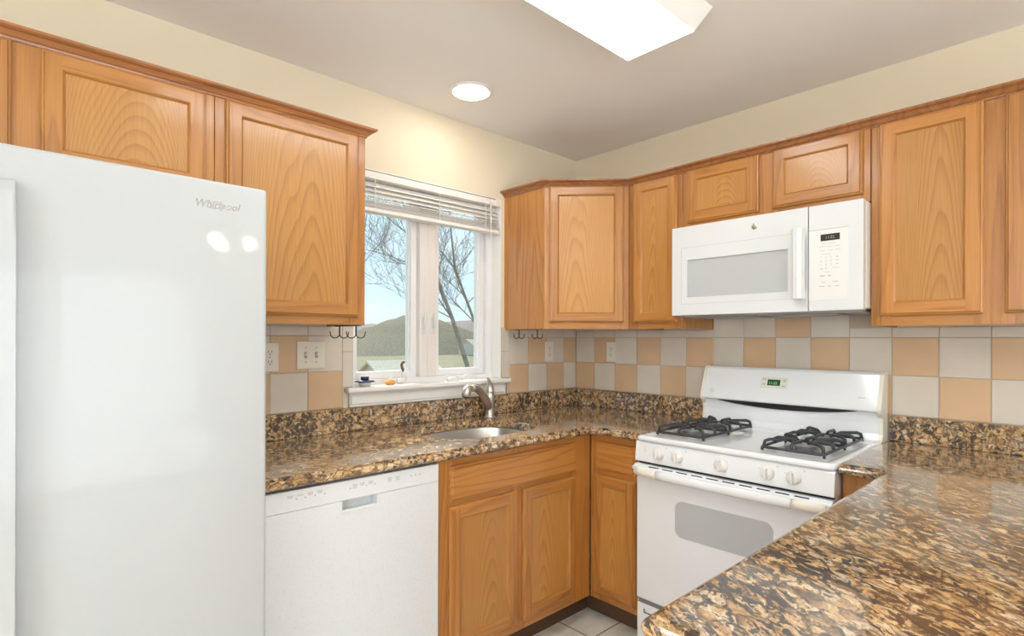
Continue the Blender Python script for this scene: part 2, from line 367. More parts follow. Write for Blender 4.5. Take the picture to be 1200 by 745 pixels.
# ================================================================ ROOM SHELL
H = 2.44; XL = -4.7; YB = -5.5
OX0, OX1, OZ0, OZ1 = -1.514, -.634, 1.085, 2.09      # kitchen window opening
b = B(); box(b, XL-.15, .15, YB-.15, .16, -.12, 0); o = struct(obj('floor', b, floor_mat()))
b = B(); box(b, XL-.15, .15, YB-.15, .16, H, H+.12); struct(obj('ceiling', b, CEILM))
def wall_with_hole(bm, a0, a1, z0, z1, h0, h1, hz0, hz1, d0, d1, along='x'):
    def bb(p, q, r, s):
        if q-p > 1e-4 and s-r > 1e-4:
            box(bm, *((p, q, d0, d1, r, s) if along == 'x' else (d0, d1, p, q, r, s)))
    bb(a0, h0, z0, z1); bb(h1, a1, z0, z1); bb(h0, h1, z0, hz0); bb(h0, h1, hz1, z1)
b = B(); wall_with_hole(b, XL, .15, 0, H, OX0, OX1, OZ0-.02, OZ1, 0, .16); struct(obj('wall_left', b, WALLM))
b = B(); box(b, 0, .15, YB, 0, 0, H); struct(obj('wall_right', b, WALLM))
b = B(); wall_with_hole(b, XL, .15, 0, H, -3.45, -1.15, .06, 2.14, YB-.15, YB); struct(obj('wall_back', b, WALLM))
b = B(); wall_with_hole(b, YB, 0, 0, H, -3.15, -1.85, .86, 2.14, XL-.15, XL, 'y'); struct(obj('wall_side', b, WALLM))
# added door and window frames, unseen, made up as openings for the fills
b = B()
for x in (-3.45, -2.33, -1.21): box(b, x, x+.06, YB-.09, YB-.03, .06, 2.14)
box(b, -3.45, -1.15, YB-.09, YB-.03, .06, .14); box(b, -3.45, -1.15, YB-.09, YB-.03, 2.07, 2.14)
struct(obj('added_patio_door', b, VINYL))
b = B()
for y in (-3.15, -2.53, -1.91): box(b, XL-.09, XL-.03, y, y+.06, .86, 2.14)
box(b, XL-.09, XL-.03, -3.15, -1.85, .86, .92); box(b, XL-.09, XL-.03, -3.15, -1.85, 2.08, 2.14)
struct(obj('added_side_window', b, VINYL))

# ---------------------------------------------------------------- kitchen window (window_1)
win = thing('window_1', 'white vinyl twin casement window over the sink', None, (0, 0, 0), kind='structure')
b = B(); fy0, fy1 = .07, .15
box(b, OX0, OX0+.030, fy0, fy1, OZ0, OZ1, bev=.003); box(b, OX1-.045, OX1, fy0, fy1, OZ0, OZ1, bev=.003)
box(b, OX0+.03, OX1-.045, fy0, fy1, OZ1-.04, OZ1, bev=.003); box(b, OX0+.03, OX1-.045, fy0, fy1, OZ0, OZ0+.045, bev=.003)
box(b, OX0+.03, OX1-.045, fy0-.008, fy0+.002, OZ0+.010, OZ0+.022)
obj('window_frame', b, VINYL, win)
b = B(); box(b, -1.122, -1.020, .062, .145, OZ0+.045, OZ1-.04, bev=.004); box(b, -1.078, -1.064, .058, .064, OZ0+.05, OZ1-.05, bev=.002)
obj('mullion', b, MULL, win)
for sx0, sx1 in ((-1.482, -1.122), (-1.020, -.681)):
    b = B(); z0, z1 = OZ0+.045, OZ1-.04; q = .034
    for (a, c, e, f_) in ((sx0, sx0+q, z0, z1), (sx1-q, sx1, z0, z1), (sx0+q, sx1-q, z0, z0+q), (sx0+q, sx1-q, z1-q, z1)):
        box(b, a, c, .092, .135, e, f_, bev=.003)
    for (a, c, e, f_) in ((sx0+q, sx0+q+.007, z0+q, z1-q), (sx1-q-.007, sx1-q, z0+q, z1-q)):
        box(b, a, c, .104, .13, e, f_)
    s = obj('sash', b, VINYL, win)
    b = B(); box(b, sx0+q, sx1-q, .114, .118, z0+q, z1-q); obj('pane', b, GLASS, s)
for x in (-1.104, -1.048):
    b = B(); box(b, x-.010, x+.010, .054, .062, 1.345, 1.425, bev=.003); box(b, x-.006, x+.006, .040, .056, 1.375, 1.395, bev=.003)
    box(b, x-.007, x+.007, .034, .043, 1.385, 1.45, bev=.003); obj('latch', b, CERAM, win)
b = B(); box(b, -1.555, -.597, -.048, .0, 1.083, 1.105, bev=.006); box(b, OX0+.001, OX1-.001, -.004, .07, 1.083, 1.105, bev=.002)
obj('sill', b, TRIMP, win)
b = B(); box(b, -1.535, -.617, -.018, -.001, 1.018, 1.084, bev=.003); box(b, -1.530, -.622, -.024, -.016, 1.030, 1.072, bev=.003)
obj('apron', b, TRIMP, win)
b = B(); box(b, OX1-.006, OX1-.0005, .0, .072, 1.1055, OZ1-.001); box(b, OX0+.0005, OX0+.006, .0, .072, 1.1055, OZ1-.001); box(b, OX0+.006, OX1-.006, .0, .072, OZ1-.006, OZ1-.0005)
obj('jamb', b, TRIMP, win)
# blind, hung inside the head of the opening
bl = thing('window_blind', 'white slatted blind pulled up at the top of the kitchen window', 'blind', (-1.074, .03, 1.90))
X0, X1 = -.430, .430
b = B(); box(b, X0, X1, -.024, .022, .150, .182, bev=.003); box(b, X0, X1, -.030, -.0235, .148, .180, bev=.002); obj('headrail', b, BLINDM, bl)
b = B(); box(b, X1-.03, X1+.003, -.034, -.022, .145, .184, bev=.002); obj('bracket', b, CREAMP, bl)
b = B()
zs = [(.128, .0145), (.106, .0135), (.084, .0125), (.064, .008), (.053, .005), (.045, .003), (.039, .003), (.033, .003), (.028, .002), (.023, .002), (.0185, .002)]
for z, tl in zs:
    hw = .016 if tl > .01 else .023
    prism(b, [(-hw-.002, z-tl), (-hw*.45, z-tl*.35+.001), (hw*.3, z+tl*.5+.001), (hw, z+tl), (hw, z+tl+.0022), (hw*.3, z+tl*.5+.0034), (-hw*.45, z-tl*.35+.0034), (-hw-.002, z-tl+.0022)], X0+.003, X1-.003)
obj('slats', b, BLINDM, bl)
b = B(); box(b, X0+.002, X1-.002, -.028, .024, -.002, .015, bev=.003); obj('bottom_rail', b, BLINDM, bl)
for x in (-.33, .03, .33):
    b = B(); box(b, x-.0015, x+.0015, -.0285, -.0270, .0, .150); obj('ladder_cord', b, BLINDM, bl)
b = B(); tube(b, [(.352, -.043, .165), (.352, -.045, .02), (.356, -.044, -.38), (.360, -.043, -.755)], .0028, 6); lathe(b, [(.002, .17), (.006, .165), (.006, .15), (.002, .145)], (.352, -.043, 0), 10)
obj('wand', b, BLINDM, bl)

# ================================================================ TILE BACKSPLASH
def tiles(name, label, cells, origin, rz, back):
    """cells: (u0,u1,z0,z1,kind) in a local frame facing -y"""
    r = thing(name, label, 'tile backsplash', origin, rz)
    b = B(); th = .007; g = .0014
    for (u0, u1, z0, z1) in back: box(b, u0, u1, -.004, 0, z0, z1, 0)
    for (u0, u1, z0, z1, k) in cells: box(b, u0+g, u1-g, -th, -.001, z0+g, z1-g, k, bev=.0012, seg=2)
    obj('tile_field', b, [GROUT, TW, TT], r); return r
Tz = [1.018, 1.1785, 1.331, 1.4835]
# stove wall: local x = -world y
cells = []
def kA(k): return 2 if k % 2 else 1
for k in range(0, 18):
    u0, u1 = k*.1525, (k+1)*.1525
    if k == 0: u0 = .008
    cells.append((u0, u1, Tz[0], Tz[1], 1 if k % 2 else 2)); cells.append((u0, u1, Tz[1], Tz[2], kA(k)))
    ztop = 1.372 if k < 5 else 1.43
    if k == 11: ztop = 1.372
    if k > 10: ztop = 1.372
    if k == 10: ztop = 1.372+.058
    cells.append((u0, u1, Tz[2], ztop if not (k in (5, 10)) else 1.372, 2 if k == 8 else 1))
    if k == 10: pass
tiles('tile_backsplash', 'tan and white checkerboard tile backsplash behind the gas range', cells, (0, 0, 0), -PI/2, [(.004, 2.745, 1.0165, 1.372), (.917, 1.667, 1.372, 1.43)])
cells = []
edges = [-.577, -.4265, -.274, -.1215, -.009]
for j in range(4):
    u0, u1 = edges[j], edges[j+1]
    cells += [(u0, u1, Tz[0], Tz[1], 1 if j % 2 else 2), (u0, u1, Tz[1], Tz[2], 2 if j % 2 else 1), (u0, u1, Tz[2], 1.382, 1)]
cells += [(-.596, -.577, Tz[0], 1.106, 1), (-.632, -.577, 1.107, 1.252, 1), (-.632, -.577, 1.252, 1.382, 1)]
tiles('tile_backsplash', 'checkerboard tiles in the corner to the right of the kitchen window', cells, (0, 0, 0), 0, [(-.597, -.008, 1.0165, 1.106), (-.634, -.008, 1.106, 1.383)])
cells = []
le = [-1.5645, -1.717, -1.8695, -2.022, -2.12]
for j in range(4):
    u1, u0 = le[j], le[j+1]
    cells += [(u0, u1, Tz[0], Tz[1], 2 if j % 2 == 0 else 1), (u0, u1, Tz[1], Tz[2], 1 if j % 2 == 0 else 2), (u0, u1, Tz[2], 1.372, 1)]
cells += [(-1.5645, -1.557, Tz[0], 1.106, 1), (-1.5645, -1.516, 1.107, 1.262, 1), (-1.5645, -1.516, 1.262, 1.372, 1)]
tiles('tile_backsplash', 'checkerboard tiles between the refrigerator and the kitchen window', cells, (0, 0, 0), 0, [(-2.12, -1.556, 1.0165, 1.106), (-2.12, -1.514, 1.106, 1.373)])

# ================================================================ CABINETS
SW = .052; DT = .019
def door_mesh(x0, x1, z0, z1, yf):
    """framed recessed-panel door with routed lip; slots: 0 vertical oak, 1 horizontal oak"""
    bm = B(); w_, h_ = x1-x0, z1-z0
    rings = [(0, 0), (0, -.010), (.003, -.013), (.006, -.0135), (.009, -.019)]
    inner = [(SW-.007, -.019), (SW-.003, -.0155), (SW-.002, -.012), (SW+.002, -.008)]
    def ring(off, y): return [bm.verts.new(c) for c in ((x0+off, yf+y, z0+off), (x1-off, yf+y, z0+off), (x1-off, yf+y, z1-off), (x0+off, yf+y, z1-off))]
    def br(a, b_):
        for k in range(4):
            f = bm.faces.new((a[k], a[(k+1) % 4], b_[(k+1) % 4], b_[k])); f.material_index = 1 if k in (0, 2) else 0
    R = [ring(*q) for q in rings]
    for a, b_ in zip(R, R[1:]): br(a, b_)
    I = [ring(*q) for q in inner]
    for a, b_ in zip(I, I[1:]): br(a, b_)
    bm.faces.new(R[0][::-1])
    a, c = .009, SW-.007; y = yf-.019
    def quad(p, q, r_, s, m_):
        f = bm.faces.new([bm.verts.new(v) for v in ((p, y, r_), (q, y, r_), (q, y, s), (p, y, s))]); f.material_index = m_
    quad(x0+a, x0+c, z0+a, z1-a, 0); quad(x1-c, x1-a, z0+a, z1-a, 0)
    quad(x0+c, x1-c, z0+a, z0+c, 1); quad(x0+c, x1-c, z1-c, z1-a, 1)
    return bm
def add_door(parent, x0, x1, z0, z1, yf, label=None):
    d = obj('door', door_mesh(x0, x1, z0, z1, yf), [OAKV, OAKH], parent, label=label)
    b = B(); box(b, x0+SW-.001, x1-SW+.001, yf-.0095, yf-.004, z0+SW-.001, z1-SW+.001); obj('panel', b, OAKP, d)
    return d
def add_drawer(parent, x0, x1, z0, z1, yf, label=None, name='drawer_front'):
    bm = B(); rings = [(0, 0), (0, -.010), (.003, -.013), (.007, -.0135), (.011, -.019)]
    R = []
    for off, y in rings: R.append([bm.verts.new(c) for c in ((x0+off, yf+y, z0+off), (x1-off, yf+y, z0+off), (x1-off, yf+y, z1-off), (x0+off, yf+y, z1-off))])
    for a, b_ in zip(R, R[1:]):
        for k in range(4): bm.faces.new((a[k], a[(k+1) % 4], b_[(k+1) % 4], b_[k]))
    bm.faces.new(R[-1]); bm.faces.new(R[0][::-1])
    return obj(name, bm, OAKH, parent, label=label)
def face_frame(parent, stiles, rails, z0, z1, yf, th=.019):
    b = B(); stiles = sorted(stiles)
    for s in stiles: box(b, s[0], s[1], yf, yf+th, z0, z1, 0, bev=.0008, seg=1)
    for (ra, rb) in rails:
        for s, t in zip(stiles, stiles[1:]): box(b, s[1], t[0], yf, yf+th, ra, rb, 1, bev=.0008, seg=1)
    return obj('face_frame', b, [OAKV, OAKH], parent)
UB, UT = 1.372, 2.113
def upper(label, x0, x1, z0, doors, loc, rz, stiles, group, mid=None):
    r = thing('wall_cabinet', label, 'cabinet', (loc[0], loc[1], z0), rz, group)
    h = UT-z0
    b = B(); box(b, x0+.016, x1-.016, -.286, -.001, 0.012, h, 0); box(b, x0, x0+.016, -.286, -.001, 0, h, 0); box(b, x1-.016, x1, -.286, -.001, 0, h, 0); obj('carcass', b, OAKV, r)
    face_frame(r, stiles, [(0, .042), (h-.034, h)], 0, h, -.305)
    for d in doors: add_door(r, d[0], d[1], d[2]-z0, d[3]-z0, -.305)
    return r
G1 = 'oak wall cabinets'
# window wall, left of the window (local x = world x)
upper('single-door oak wall cabinet between the refrigerator cabinet and the window', -2.148, -1.617, UB, [(-2.118, -1.650, 1.402, 2.098)], (0, 0), 0, [(-2.148, -2.088), (-1.682, -1.617)], G1)
upper('two-door oak wall cabinet above the white refrigerator', -3.06, -2.15, 1.755, [(-2.576, -2.176, 1.785, 2.098), (-3.033, -2.633, 1.785, 2.098)], (0, 0), 0, [(-3.06, -3.00), (-2.64, -2.57), (-2.21, -2.15)], G1)
# stove wall (local x = -world y)
upper('narrow single-door oak wall cabinet between the corner cabinet and the microwave', .612, .913, UB, [(.645, .889, 1.404, 2.103)], (0, 0), -PI/2, [(.612, .675), (.86, .913)], G1)
upper('short two-door oak wall cabinet directly above the microwave', .915, 1.675, 1.833, [(.940, 1.270, 1.861, 2.103), (1.327, 1.652, 1.863, 2.103)], (0, 0), -PI/2, [(.915, .965), (1.25, 1.345), (1.63, 1.675)], G1)
upper('tall two-door oak wall cabinet to the right of the microwave', 1.678, 2.364, UB, [(1.706, 1.995, 1.408, 2.103), (2.047, 2.336, 1.408, 2.103)], (0, 0), -PI/2, [(1.678, 1.735), (1.97, 2.072), (2.31, 2.364)], G1)
# diagonal corner cabinet
dg = thing('wall_cabinet', 'diagonal corner oak wall cabinet to the right of the window', 'cabinet', (0, 0, UB), -PI/4, G1)
def loc45(x, y):   # world -> local of the corner cabinet
    c_, s_ = math.cos(PI/4), math.sin(PI/4); return (x*c_-y*s_, x*s_+y*c_)
poly = [loc45(*p) for p in ((-.001, -.001), (-.61, -.001), (-.61, -.292), (-.292, -.61), (-.001, -.61))]
b = B(); prism(b, poly, .010, UT-UB, 'xy'); obj('carcass', b, OAKV, dg)
fx = .2157; fy = -.647
p0 = loc45(-.61, 0); p1 = loc45(-.61, -.292); 
b = B(); prism(b, [loc45(-.6105, 0), loc45(-.6105, -.305), loc45(-.600, -.300), loc45(-.600, 0)], 0, UT-UB, 'xy'); obj('side_panel', b, OAKV, dg)
face_frame(dg, [(-fx, -fx+.045), (fx-.045, fx)], [(0, .042), (UT-UB-.034, UT-UB)], 0, UT-UB, fy)
add_door(dg, -fx+.022, fx-.026, .033, 2.103-UB, fy)
# crown molding
crown = [(-.002, 2.100), (.004, 2.100), (.006, 2.106), (.010, 2.108), (.014, 2.113), (.020, 2.119), (.029, 2.122), (.034, 2.126), (.034, 2.132), (-.002, 2.132)]
b = B(); sweep(b, [(-.6115, -.002), (-.6115, -.3056), (-.3056, -.6115), (-.3056, -2.366)], crown, 1)
tag(obj('crown_molding', b, TRIMW), 'dark oak crown molding along the tops of the cabinets right of the window', 'molding', 'crown moldings')
b = B(); sweep(b, [(-3.06, -.3056), (-1.6155, -.3056), (-1.6155, -.002)], crown, 1)
tag(obj('crown_molding', b, TRIMW), 'dark oak crown molding along the tops of the cabinets left of the window', 'molding', 'crown moldings')

# ---------------------------------------------------------------- base cabinets
BT = .878
def base(name, label, x0, x1, loc, rz, stiles, rails, doors, drawers, depth=.60, left_ext=None, group='oak base cabinets'):
    r = thing(name, label, 'cabinet', (loc[0], loc[1], 0), rz, group)
    yf = -.61; b = B()
    box(b, x0, x0+.016, yf+.019, -.012, .11, BT); box(b, x1-.016, x1, yf+.019, -.012, .11, BT); box(b, x0+.016, x1-.016, yf+.019, -.012, .11, .128); box(b, x0+.016, x1-.016, -.018, -.012, .128, BT)
    obj('carcass', b, OAKV, r)
    face_frame(r, stiles, rails, .11, BT, yf)
    for d in doors: add_door(r, *d, yf)
    for d in drawers: add_drawer(r, *d, yf)
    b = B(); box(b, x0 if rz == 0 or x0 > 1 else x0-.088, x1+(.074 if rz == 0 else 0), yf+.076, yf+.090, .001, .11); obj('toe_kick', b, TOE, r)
    return r
base('base_cabinet', 'oak sink base cabinet with two doors under the window', -1.496, -.612, (0, 0), 0, [(-1.496, -1.42), (-1.118, -1.045), (-.75, -.612)],
     [(.11, .168), (.672, .735), (.832, BT)], [(-1.440, -1.102, .150, .697), (-1.062, -.726, .150, .697)], [(-1.437, -.726, .716, .849)])
base('base_cabinet', 'narrow oak base cabinet left of the gas range', .614, .902, (0, 0), -PI/2, [(.614, .665), (.855, .902)], [(.11, .168), (.672, .735), (.832, BT)],
     [(.640, .870, .140, .693)], [(.648, .870, .718, .845)])
base('base_cabinet', 'oak filler base cabinet squeezed between the gas range and the peninsula', 1.674, 1.826, (0, 0), -PI/2, [(1.674, 1.715), (1.79, 1.826)], [(.11, BT)], [], [])
# peninsula cabinets, doors facing the kitchen (+y)
pc = thing('base_cabinet', 'oak peninsula cabinet under the near granite counter', 'cabinet', (-.62, -2.43, 0), PI, 'oak base cabinets')
b = B(); box(b, 0, 1.25, -.585, 0, .11, BT); obj('carcass', b, OAKV, pc)
face_frame(pc, [(0, .05), (.385, .435), (.815, .865), (1.20, 1.25)], [(.11, .16), (.672, .735), (.832, BT)], .11, BT, -.604)
for k in range(3): add_door(pc, .028+k*.407, .395+k*.407, .15, .697, -.604); add_drawer(pc, .028+k*.407, .395+k*.407, .716, .849, -.604)
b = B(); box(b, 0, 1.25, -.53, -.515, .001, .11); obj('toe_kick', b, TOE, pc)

# ================================================================ COUNTERTOPS
def slab(bm, poly, flags, prof, hole=None):
    """poly CCW; flags[i] marks edge i->i+1 as shaped; prof [(inset, z)] top to bottom"""
    n = len(poly); P = [Vector(p) for p in poly]
    def loop(ins, z):
        out = []
        for i in range(n):
            lines = []
            for e in (i-1, i):
                a, c = P[e % n], P[(e+1) % n]; d = (c-a).normalized(); nr = Vector((-d.y, d.x)); off = ins if flags[e % n] else 0
                lines.append((a+nr*off, d))
            (p, d1), (q, d2) = lines; cr_ = d1.x*d2.y-d1.y*d2.x
            if abs(cr_) < 1e-6: pt = P[i] + Vector((-d2.y, d2.x))*(ins if flags[i] else 0)
            else:
                t = ((q-p).x*d2.y-(q-p).y*d2.x)/cr_; pt = p+d1*t
            out.append(bm.verts.new((pt.x, pt.y, z)))
        return out
    L = [loop(*q) for q in prof]
    for a, c in zip(L, L[1:]):
        for k in range(n): bm.faces.new((a[k], a[(k+1) % n], c[(k+1) % n], c[k]))
    for lp, z in ((L[0], prof[0][1]), (L[-1], prof[-1][1])):
        if hole:
            hv = [bm.verts.new((x, y, z)) for x, y in hole]
            ed = []
            for ring_ in (lp, hv):
                for k in range(len(ring_)):
                    e = bm.edges.get((ring_[k], ring_[(k+1) % len(ring_)])) or bm.edges.new((ring_[k], ring_[(k+1) % len(ring_)])); ed.append(e)
            bmesh.ops.triangle_fill(bm, use_beauty=True, edges=ed)
            if lp is L[0]: top_h = hv
            else:
                m_ = len(hv)
                for k in range(m_): bm.faces.new((top_h[k], top_h[(k+1) % m_], hv[(k+1) % m_], hv[k]))
        else: bm.faces.new(lp)
CT = .914
OGEE = [(.023, CT), (.0222, CT-.0006), (.0218, CT-.0065), (.0165, CT-.0072), (.010, CT-.0080), (.004, CT-.011), (.001, CT-.0155), (0, CT-.020), (.002, CT-.026), (.007, CT-.031), (.012, CT-.034)]
def arc(cx, cy, r, a0, a1, n=6): return [(cx+r*math.cos(math.radians(a0+(a1-a0)*k/n)), cy+r*math.sin(math.radians(a0+(a1-a0)*k/n))) for k in range(n+1)]
SX, SY, SA, SB = -1.075, -.325, .278, .205
def selli(a, c, n=56, e=2.9, cx=SX, cy=SY):
    out = []
    for k in range(n):
        t = 2*PI*k/n; ct, st = math.cos(t), math.sin(t)
        out.append((cx+a*math.copysign(abs(ct)**(2/e), ct), cy+c*math.copysign(abs(st)**(2/e), st)))
    return out
FE = -.652
pl = [(-2.128, -.003), (-2.128, FE)]
inner = arc(FE-.02, FE-.02, .02, 90, 0, 4)      # concave inner corner
pl += inner + [(FE, -.901), (-.003, -.901), (-.003, -.003)]
fl = [False]*len(pl)
for i in range(1, 1+len(inner)+1): fl[i] = True
ctop = thing('granite_countertop', 'brown speckled granite countertop around the sink and corner', 'countertop', (0, 0, 0), 0, 'granite countertops')
b = B(); slab(b, pl, fl, OGEE, selli(SA, SB)); obj('slab', b, GRAN, ctop)
b = B(); box(b, -2.128, -.003, -.023, -.003, CT+.0005, 1.016, bev=.0015, seg=1); obj('backsplash', b, GRANB, ctop)
b = B(); box(b, -.023, -.003, -.901, -.0235, CT+.0005, 1.016, bev=.0015, seg=1); obj('backsplash', b, GRANB, ctop)
# right run + peninsula
PE, PYI, PYO = -1.967, -1.790, -2.72
pl = [(-.003, -1.673), (FE, -1.673)] + arc(FE-.02, PYI+.02, .02, 0, -90, 4) + arc(PE+.022, PYI-.022, .022, 90, 180, 6) + arc(PE+.022, PYO+.022, .022, 180, 270, 6) + [(-.003, PYO)]
fl = [False]*len(pl)
for i in range(1, len(pl)-2): fl[i] = True
fl[len(pl)-2] = True
ptop = thing('granite_countertop', 'large near granite peninsula countertop with golden flakes right of the range', 'countertop', (0, 0, 0), 0, 'granite countertops')
b = B(); slab(b, pl, fl, OGEE); obj('slab', b, GRANP, ptop)
b = B(); box(b, -.023, -.003, PYO, -1.673, CT+.0005, 1.016, bev=.0015, seg=1); obj('backsplash', b, GRANB, ptop)
# ---------------------------------------------------------------- sink
sk = thing('kitchen_sink', 'undermount stainless steel sink below the window', 'sink', (SX, SY, .70))
b = B(); rings = []
prof = [(1.10, .183), (1.10, .1785), (1.012, .1785), (1.0, .172), (.985, .06), (.95, .022), (.86, .004), (.5, .0), (.16, -.004), (.15, -.010)]
for s_, z in prof:
    rings.append([b.verts.new((x, y, z)) for x, y in selli(SA*s_, SB*s_, cx=0, cy=0)])
b.verts.ensure_lookup_table()
rings[0] = rings[0]
for a, c in zip(rings[1:], rings[2:]):
    for k in range(56):
        f = b.faces.new((a[k], a[(k+1) % 56], c[(k+1) % 56], c[k])); f.smooth = True
b.faces.new(rings[-1])
for v in rings[0]: b.verts.remove(v)
skb = obj('bowl', b, STEEL, sk)
md = skb.modifiers.new('thickness', 'SOLIDIFY'); md.thickness = .0015; md.offset = -1
b = B(); lathe(b, [(.020, -.006), (.036, -.003), (.040, .002), (.037, .003), (.024, -.002), (.012, -.003)], (0, 0, -.001), 24); obj('drain', b, CHROME, sk)
# ---------------------------------------------------------------- faucet
fa = thing('kitchen_faucet', 'brushed nickel single-handle pull-out faucet behind the sink', 'faucet', (-.790, -.090, CT))
b = B(); lathe(b, [(.030, .0005), (.030, .004), (.026, .008), (.023, .012), (.0215, .03), (.0225, .07), (.024, .10), (.024, .12), (.021, .128), (.010, .131)], (0, 0, 0), 24); obj('body', b, NICKEL, fa)
b = B()
sp = [(-.002, -.001, .045), (-.030, -.010, .085), (-.062, -.020, .120), (-.100, -.032, .148), (-.140, -.046, .163), (-.175, -.058, .164)]
tube(b, sp, [.018, .0215, .020, .0185, .0175, .018], 16); obj('spout', b, NICKEL, fa)
b = B(); tube(b, [(-.172, -.057, .1645), (-.190, -.063, .1625), (-.205, -.068, .154), (-.213, -.071, .141), (-.216, -.072, .126)], [.018, .021, .023, .023, .021], 16)
sh = obj('spray_head', b, NICKEL, fa)
b = B(); tube(b, [(-.216, -.072, .1265), (-.2165, -.0722, .1235)], [.0175, .0165], 16); obj('nozzle', b, BLACK, sh)
b = B(); tube(b, [(0, 0, .118), (.002, 0, .140), (.000, -.002, .160), (-.010, -.008, .182), (-.022, -.014, .200), (-.030, -.018, .206)], [.0225, .0205, .0155, .0095, .0075, .0060], 14); obj('handle', b, NICKEL, fa)

# ================================================================ DISHWASHER
dw = thing('dishwasher', 'white built-in dishwasher between the refrigerator and the sink cabinet', 'dishwasher', (-1.806, 0, 0))
b = B(); box(b, -.300, .300, -.585, -.03, .02, .874); obj('tub', b, DWW, dw)
b = B(); hx0, hx1, hz0, hz1 = -.062, .058, .778, .8085
Y0, Y1 = -.637, -.590
dpo = [(-.303, .115), (.303, .115), (.303, .8105), (hx1+.004, .8105), (hx1+.004, hz0-.006), (hx0-.004, hz0-.006), (hx0-.004, .8105), (-.303, .8105)]
prism(b, dpo, Y0, Y1, 'xz')
obj('door_panel', b, DWW, dw)
b = B(); box(b, hx0, hx1, -.600, -.592, hz0-.006, hz1+.002, 0); 
prism(b, [(-.640, hz0-.006), (-.640, hz0+.001), (-.636, hz0+.003), (-.600, hz0-.003), (-.600, hz0-.006)], hx0, hx1)
box(b, hx0-.004, hx0, -.639, -.598, hz0-.006, hz1+.001, bev=.001); box(b, hx1, hx1+.004, -.639, -.598, hz0-.006, hz1+.001, bev=.001)
obj('pocket_handle', b, DWW, dw)
cp = B(); box(cp, -.303, .303, Y0-.002, Y1, .8112, .872, bev=.002); cpo = obj('control_strip', cp, DWW, dw)
b = B(); yy = Y0-.0024
def dash(bm, x, z, w_, h_=.0022, y=None, mat=0): box(bm, x-w_/2, x+w_/2, (yy if y is None else y)-.0002, (yy if y is None else y)+.0006, z-h_/2, z+h_/2, mat)
for cx, n_, z_ in ((-.225, 2, .852), (-.195, 1, .850), (-.165, 2, .852), (-.135, 2, .852), (-.02, 3, .850), (.005, 2, .850), (.035, 2, .850), (.105, 3, .850), (.135, 3, .850)):
    for k in range(n_):
        b = B(); dash(b, cx, z_+.005-k*.005, .014 if k else .018, .0026); obj('button_label', b, MARKL, cpo)
for cx in (-.207, -.18, -.150, -.12, -.036, .02, .05):
    b = B(); lathe(b, [(.0028, -.0004), (.0028, .0006)], (cx, yy, .846), 10, axis='y'); obj('indicator_dot', b, MARKL, cpo)
for k in range(3):
    b = B(); text_bm(b, '*', .013, at(.185+.018*k, yy, .842), bold=.0003); obj('indicator_star', b, MARKL, cpo)
b = B(); box(b, -.300, .300, -.560, -.545, .005, .112); obj('kick_plate', b, DWW, dw)

# ================================================================ REFRIGERATOR
rf = thing('refrigerator', 'white side-by-side refrigerator at the left edge', 'refrigerator', (-2.605, 0, 0))
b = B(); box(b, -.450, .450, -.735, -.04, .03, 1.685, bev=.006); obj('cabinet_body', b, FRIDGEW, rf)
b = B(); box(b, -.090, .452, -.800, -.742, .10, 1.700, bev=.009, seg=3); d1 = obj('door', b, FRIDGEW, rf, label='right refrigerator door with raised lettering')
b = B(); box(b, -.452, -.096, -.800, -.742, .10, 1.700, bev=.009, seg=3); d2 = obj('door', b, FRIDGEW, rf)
def fr_handle(x0, x1, parent):
    b = B()
    prism(b, [(-.799, .42), (-.835, .47), (-.842, .55), (-.842, 1.50), (-.836, 1.60), (-.822, 1.625), (-.799, 1.630)], x0, x1, 'yz')
    bmesh.ops.bevel(b, geom=[e for e in b.edges], offset=.005, segments=3, affect='EDGES', profile=.5)
    obj('handle', b, FRIDGEW, parent)
fr_handle(-.160, -.100, d2); fr_handle(-.086, -.0265, d1)
b = B(); text_bm(b, 'Whirlpool', .0235, at(.286, -.8003, 1.634), .0008, shear=.25, bold=.0004)
for a0, a1, rx, rz_ in ((200, 345, .020, .008), (20, 165, .018, .008)):
    tube(b, [(.331+rx*math.cos(math.radians(a0+(a1-a0)*k/10)), -.8005, 1.6405+rz_*math.sin(math.radians(a0+(a1-a0)*k/10))+.25*rx*math.cos(math.radians(a0+(a1-a0)*k/10))*.4) for k in range(11)], .0007, 5)
obj('logo', b, plain('badge_grey', (.42, .42, .42), .25, .6), d1)
b = B(); box(b, -.44, .44, -.77, -.74, .015, .095, bev=.003); obj('base_grille', b, FRIDGEW, rf)

# ================================================================ GAS RANGE  (local x: left -> right, front is -y)
RX, RY = 0, -1.287
rg = thing('gas_range', 'white freestanding gas range under the microwave', 'range', (RX, RY, 0), -PI/2)
b = B(); box(b, -.379, .379, -.640, -.035, .03, .893, bev=.003); obj('body', b, plain('range_side', (.72, .62, .50), .35), rg, label='beige side panels')
# cooktop with raised rim
b = B(); loops = []
for (ins, z) in ((0, .893), (0, .905), (.003, .911), (.009, .914), (.026, .914), (.036, .909), (.046, .9075)):
    x0, x1, y0, y1 = -.381+ins, .381-ins, -.672+ins, -.060-ins*.3
    loops.append([b.verts.new((px, py, z)) for px, py in rrect(x0, x1, y0, y1, .022, 4)])
nn = len(loops[0])
for a, c in zip(loops, loops[1:]):
    for k in range(nn):
        f = b.faces.new((a[k], a[(k+1) % nn], c[(k+1) % nn], c[k])); f.smooth = True
b.faces.new(loops[-1]); b.faces.new(loops[0][::-1])
ck = obj('cooktop', b, WHITE2, rg)
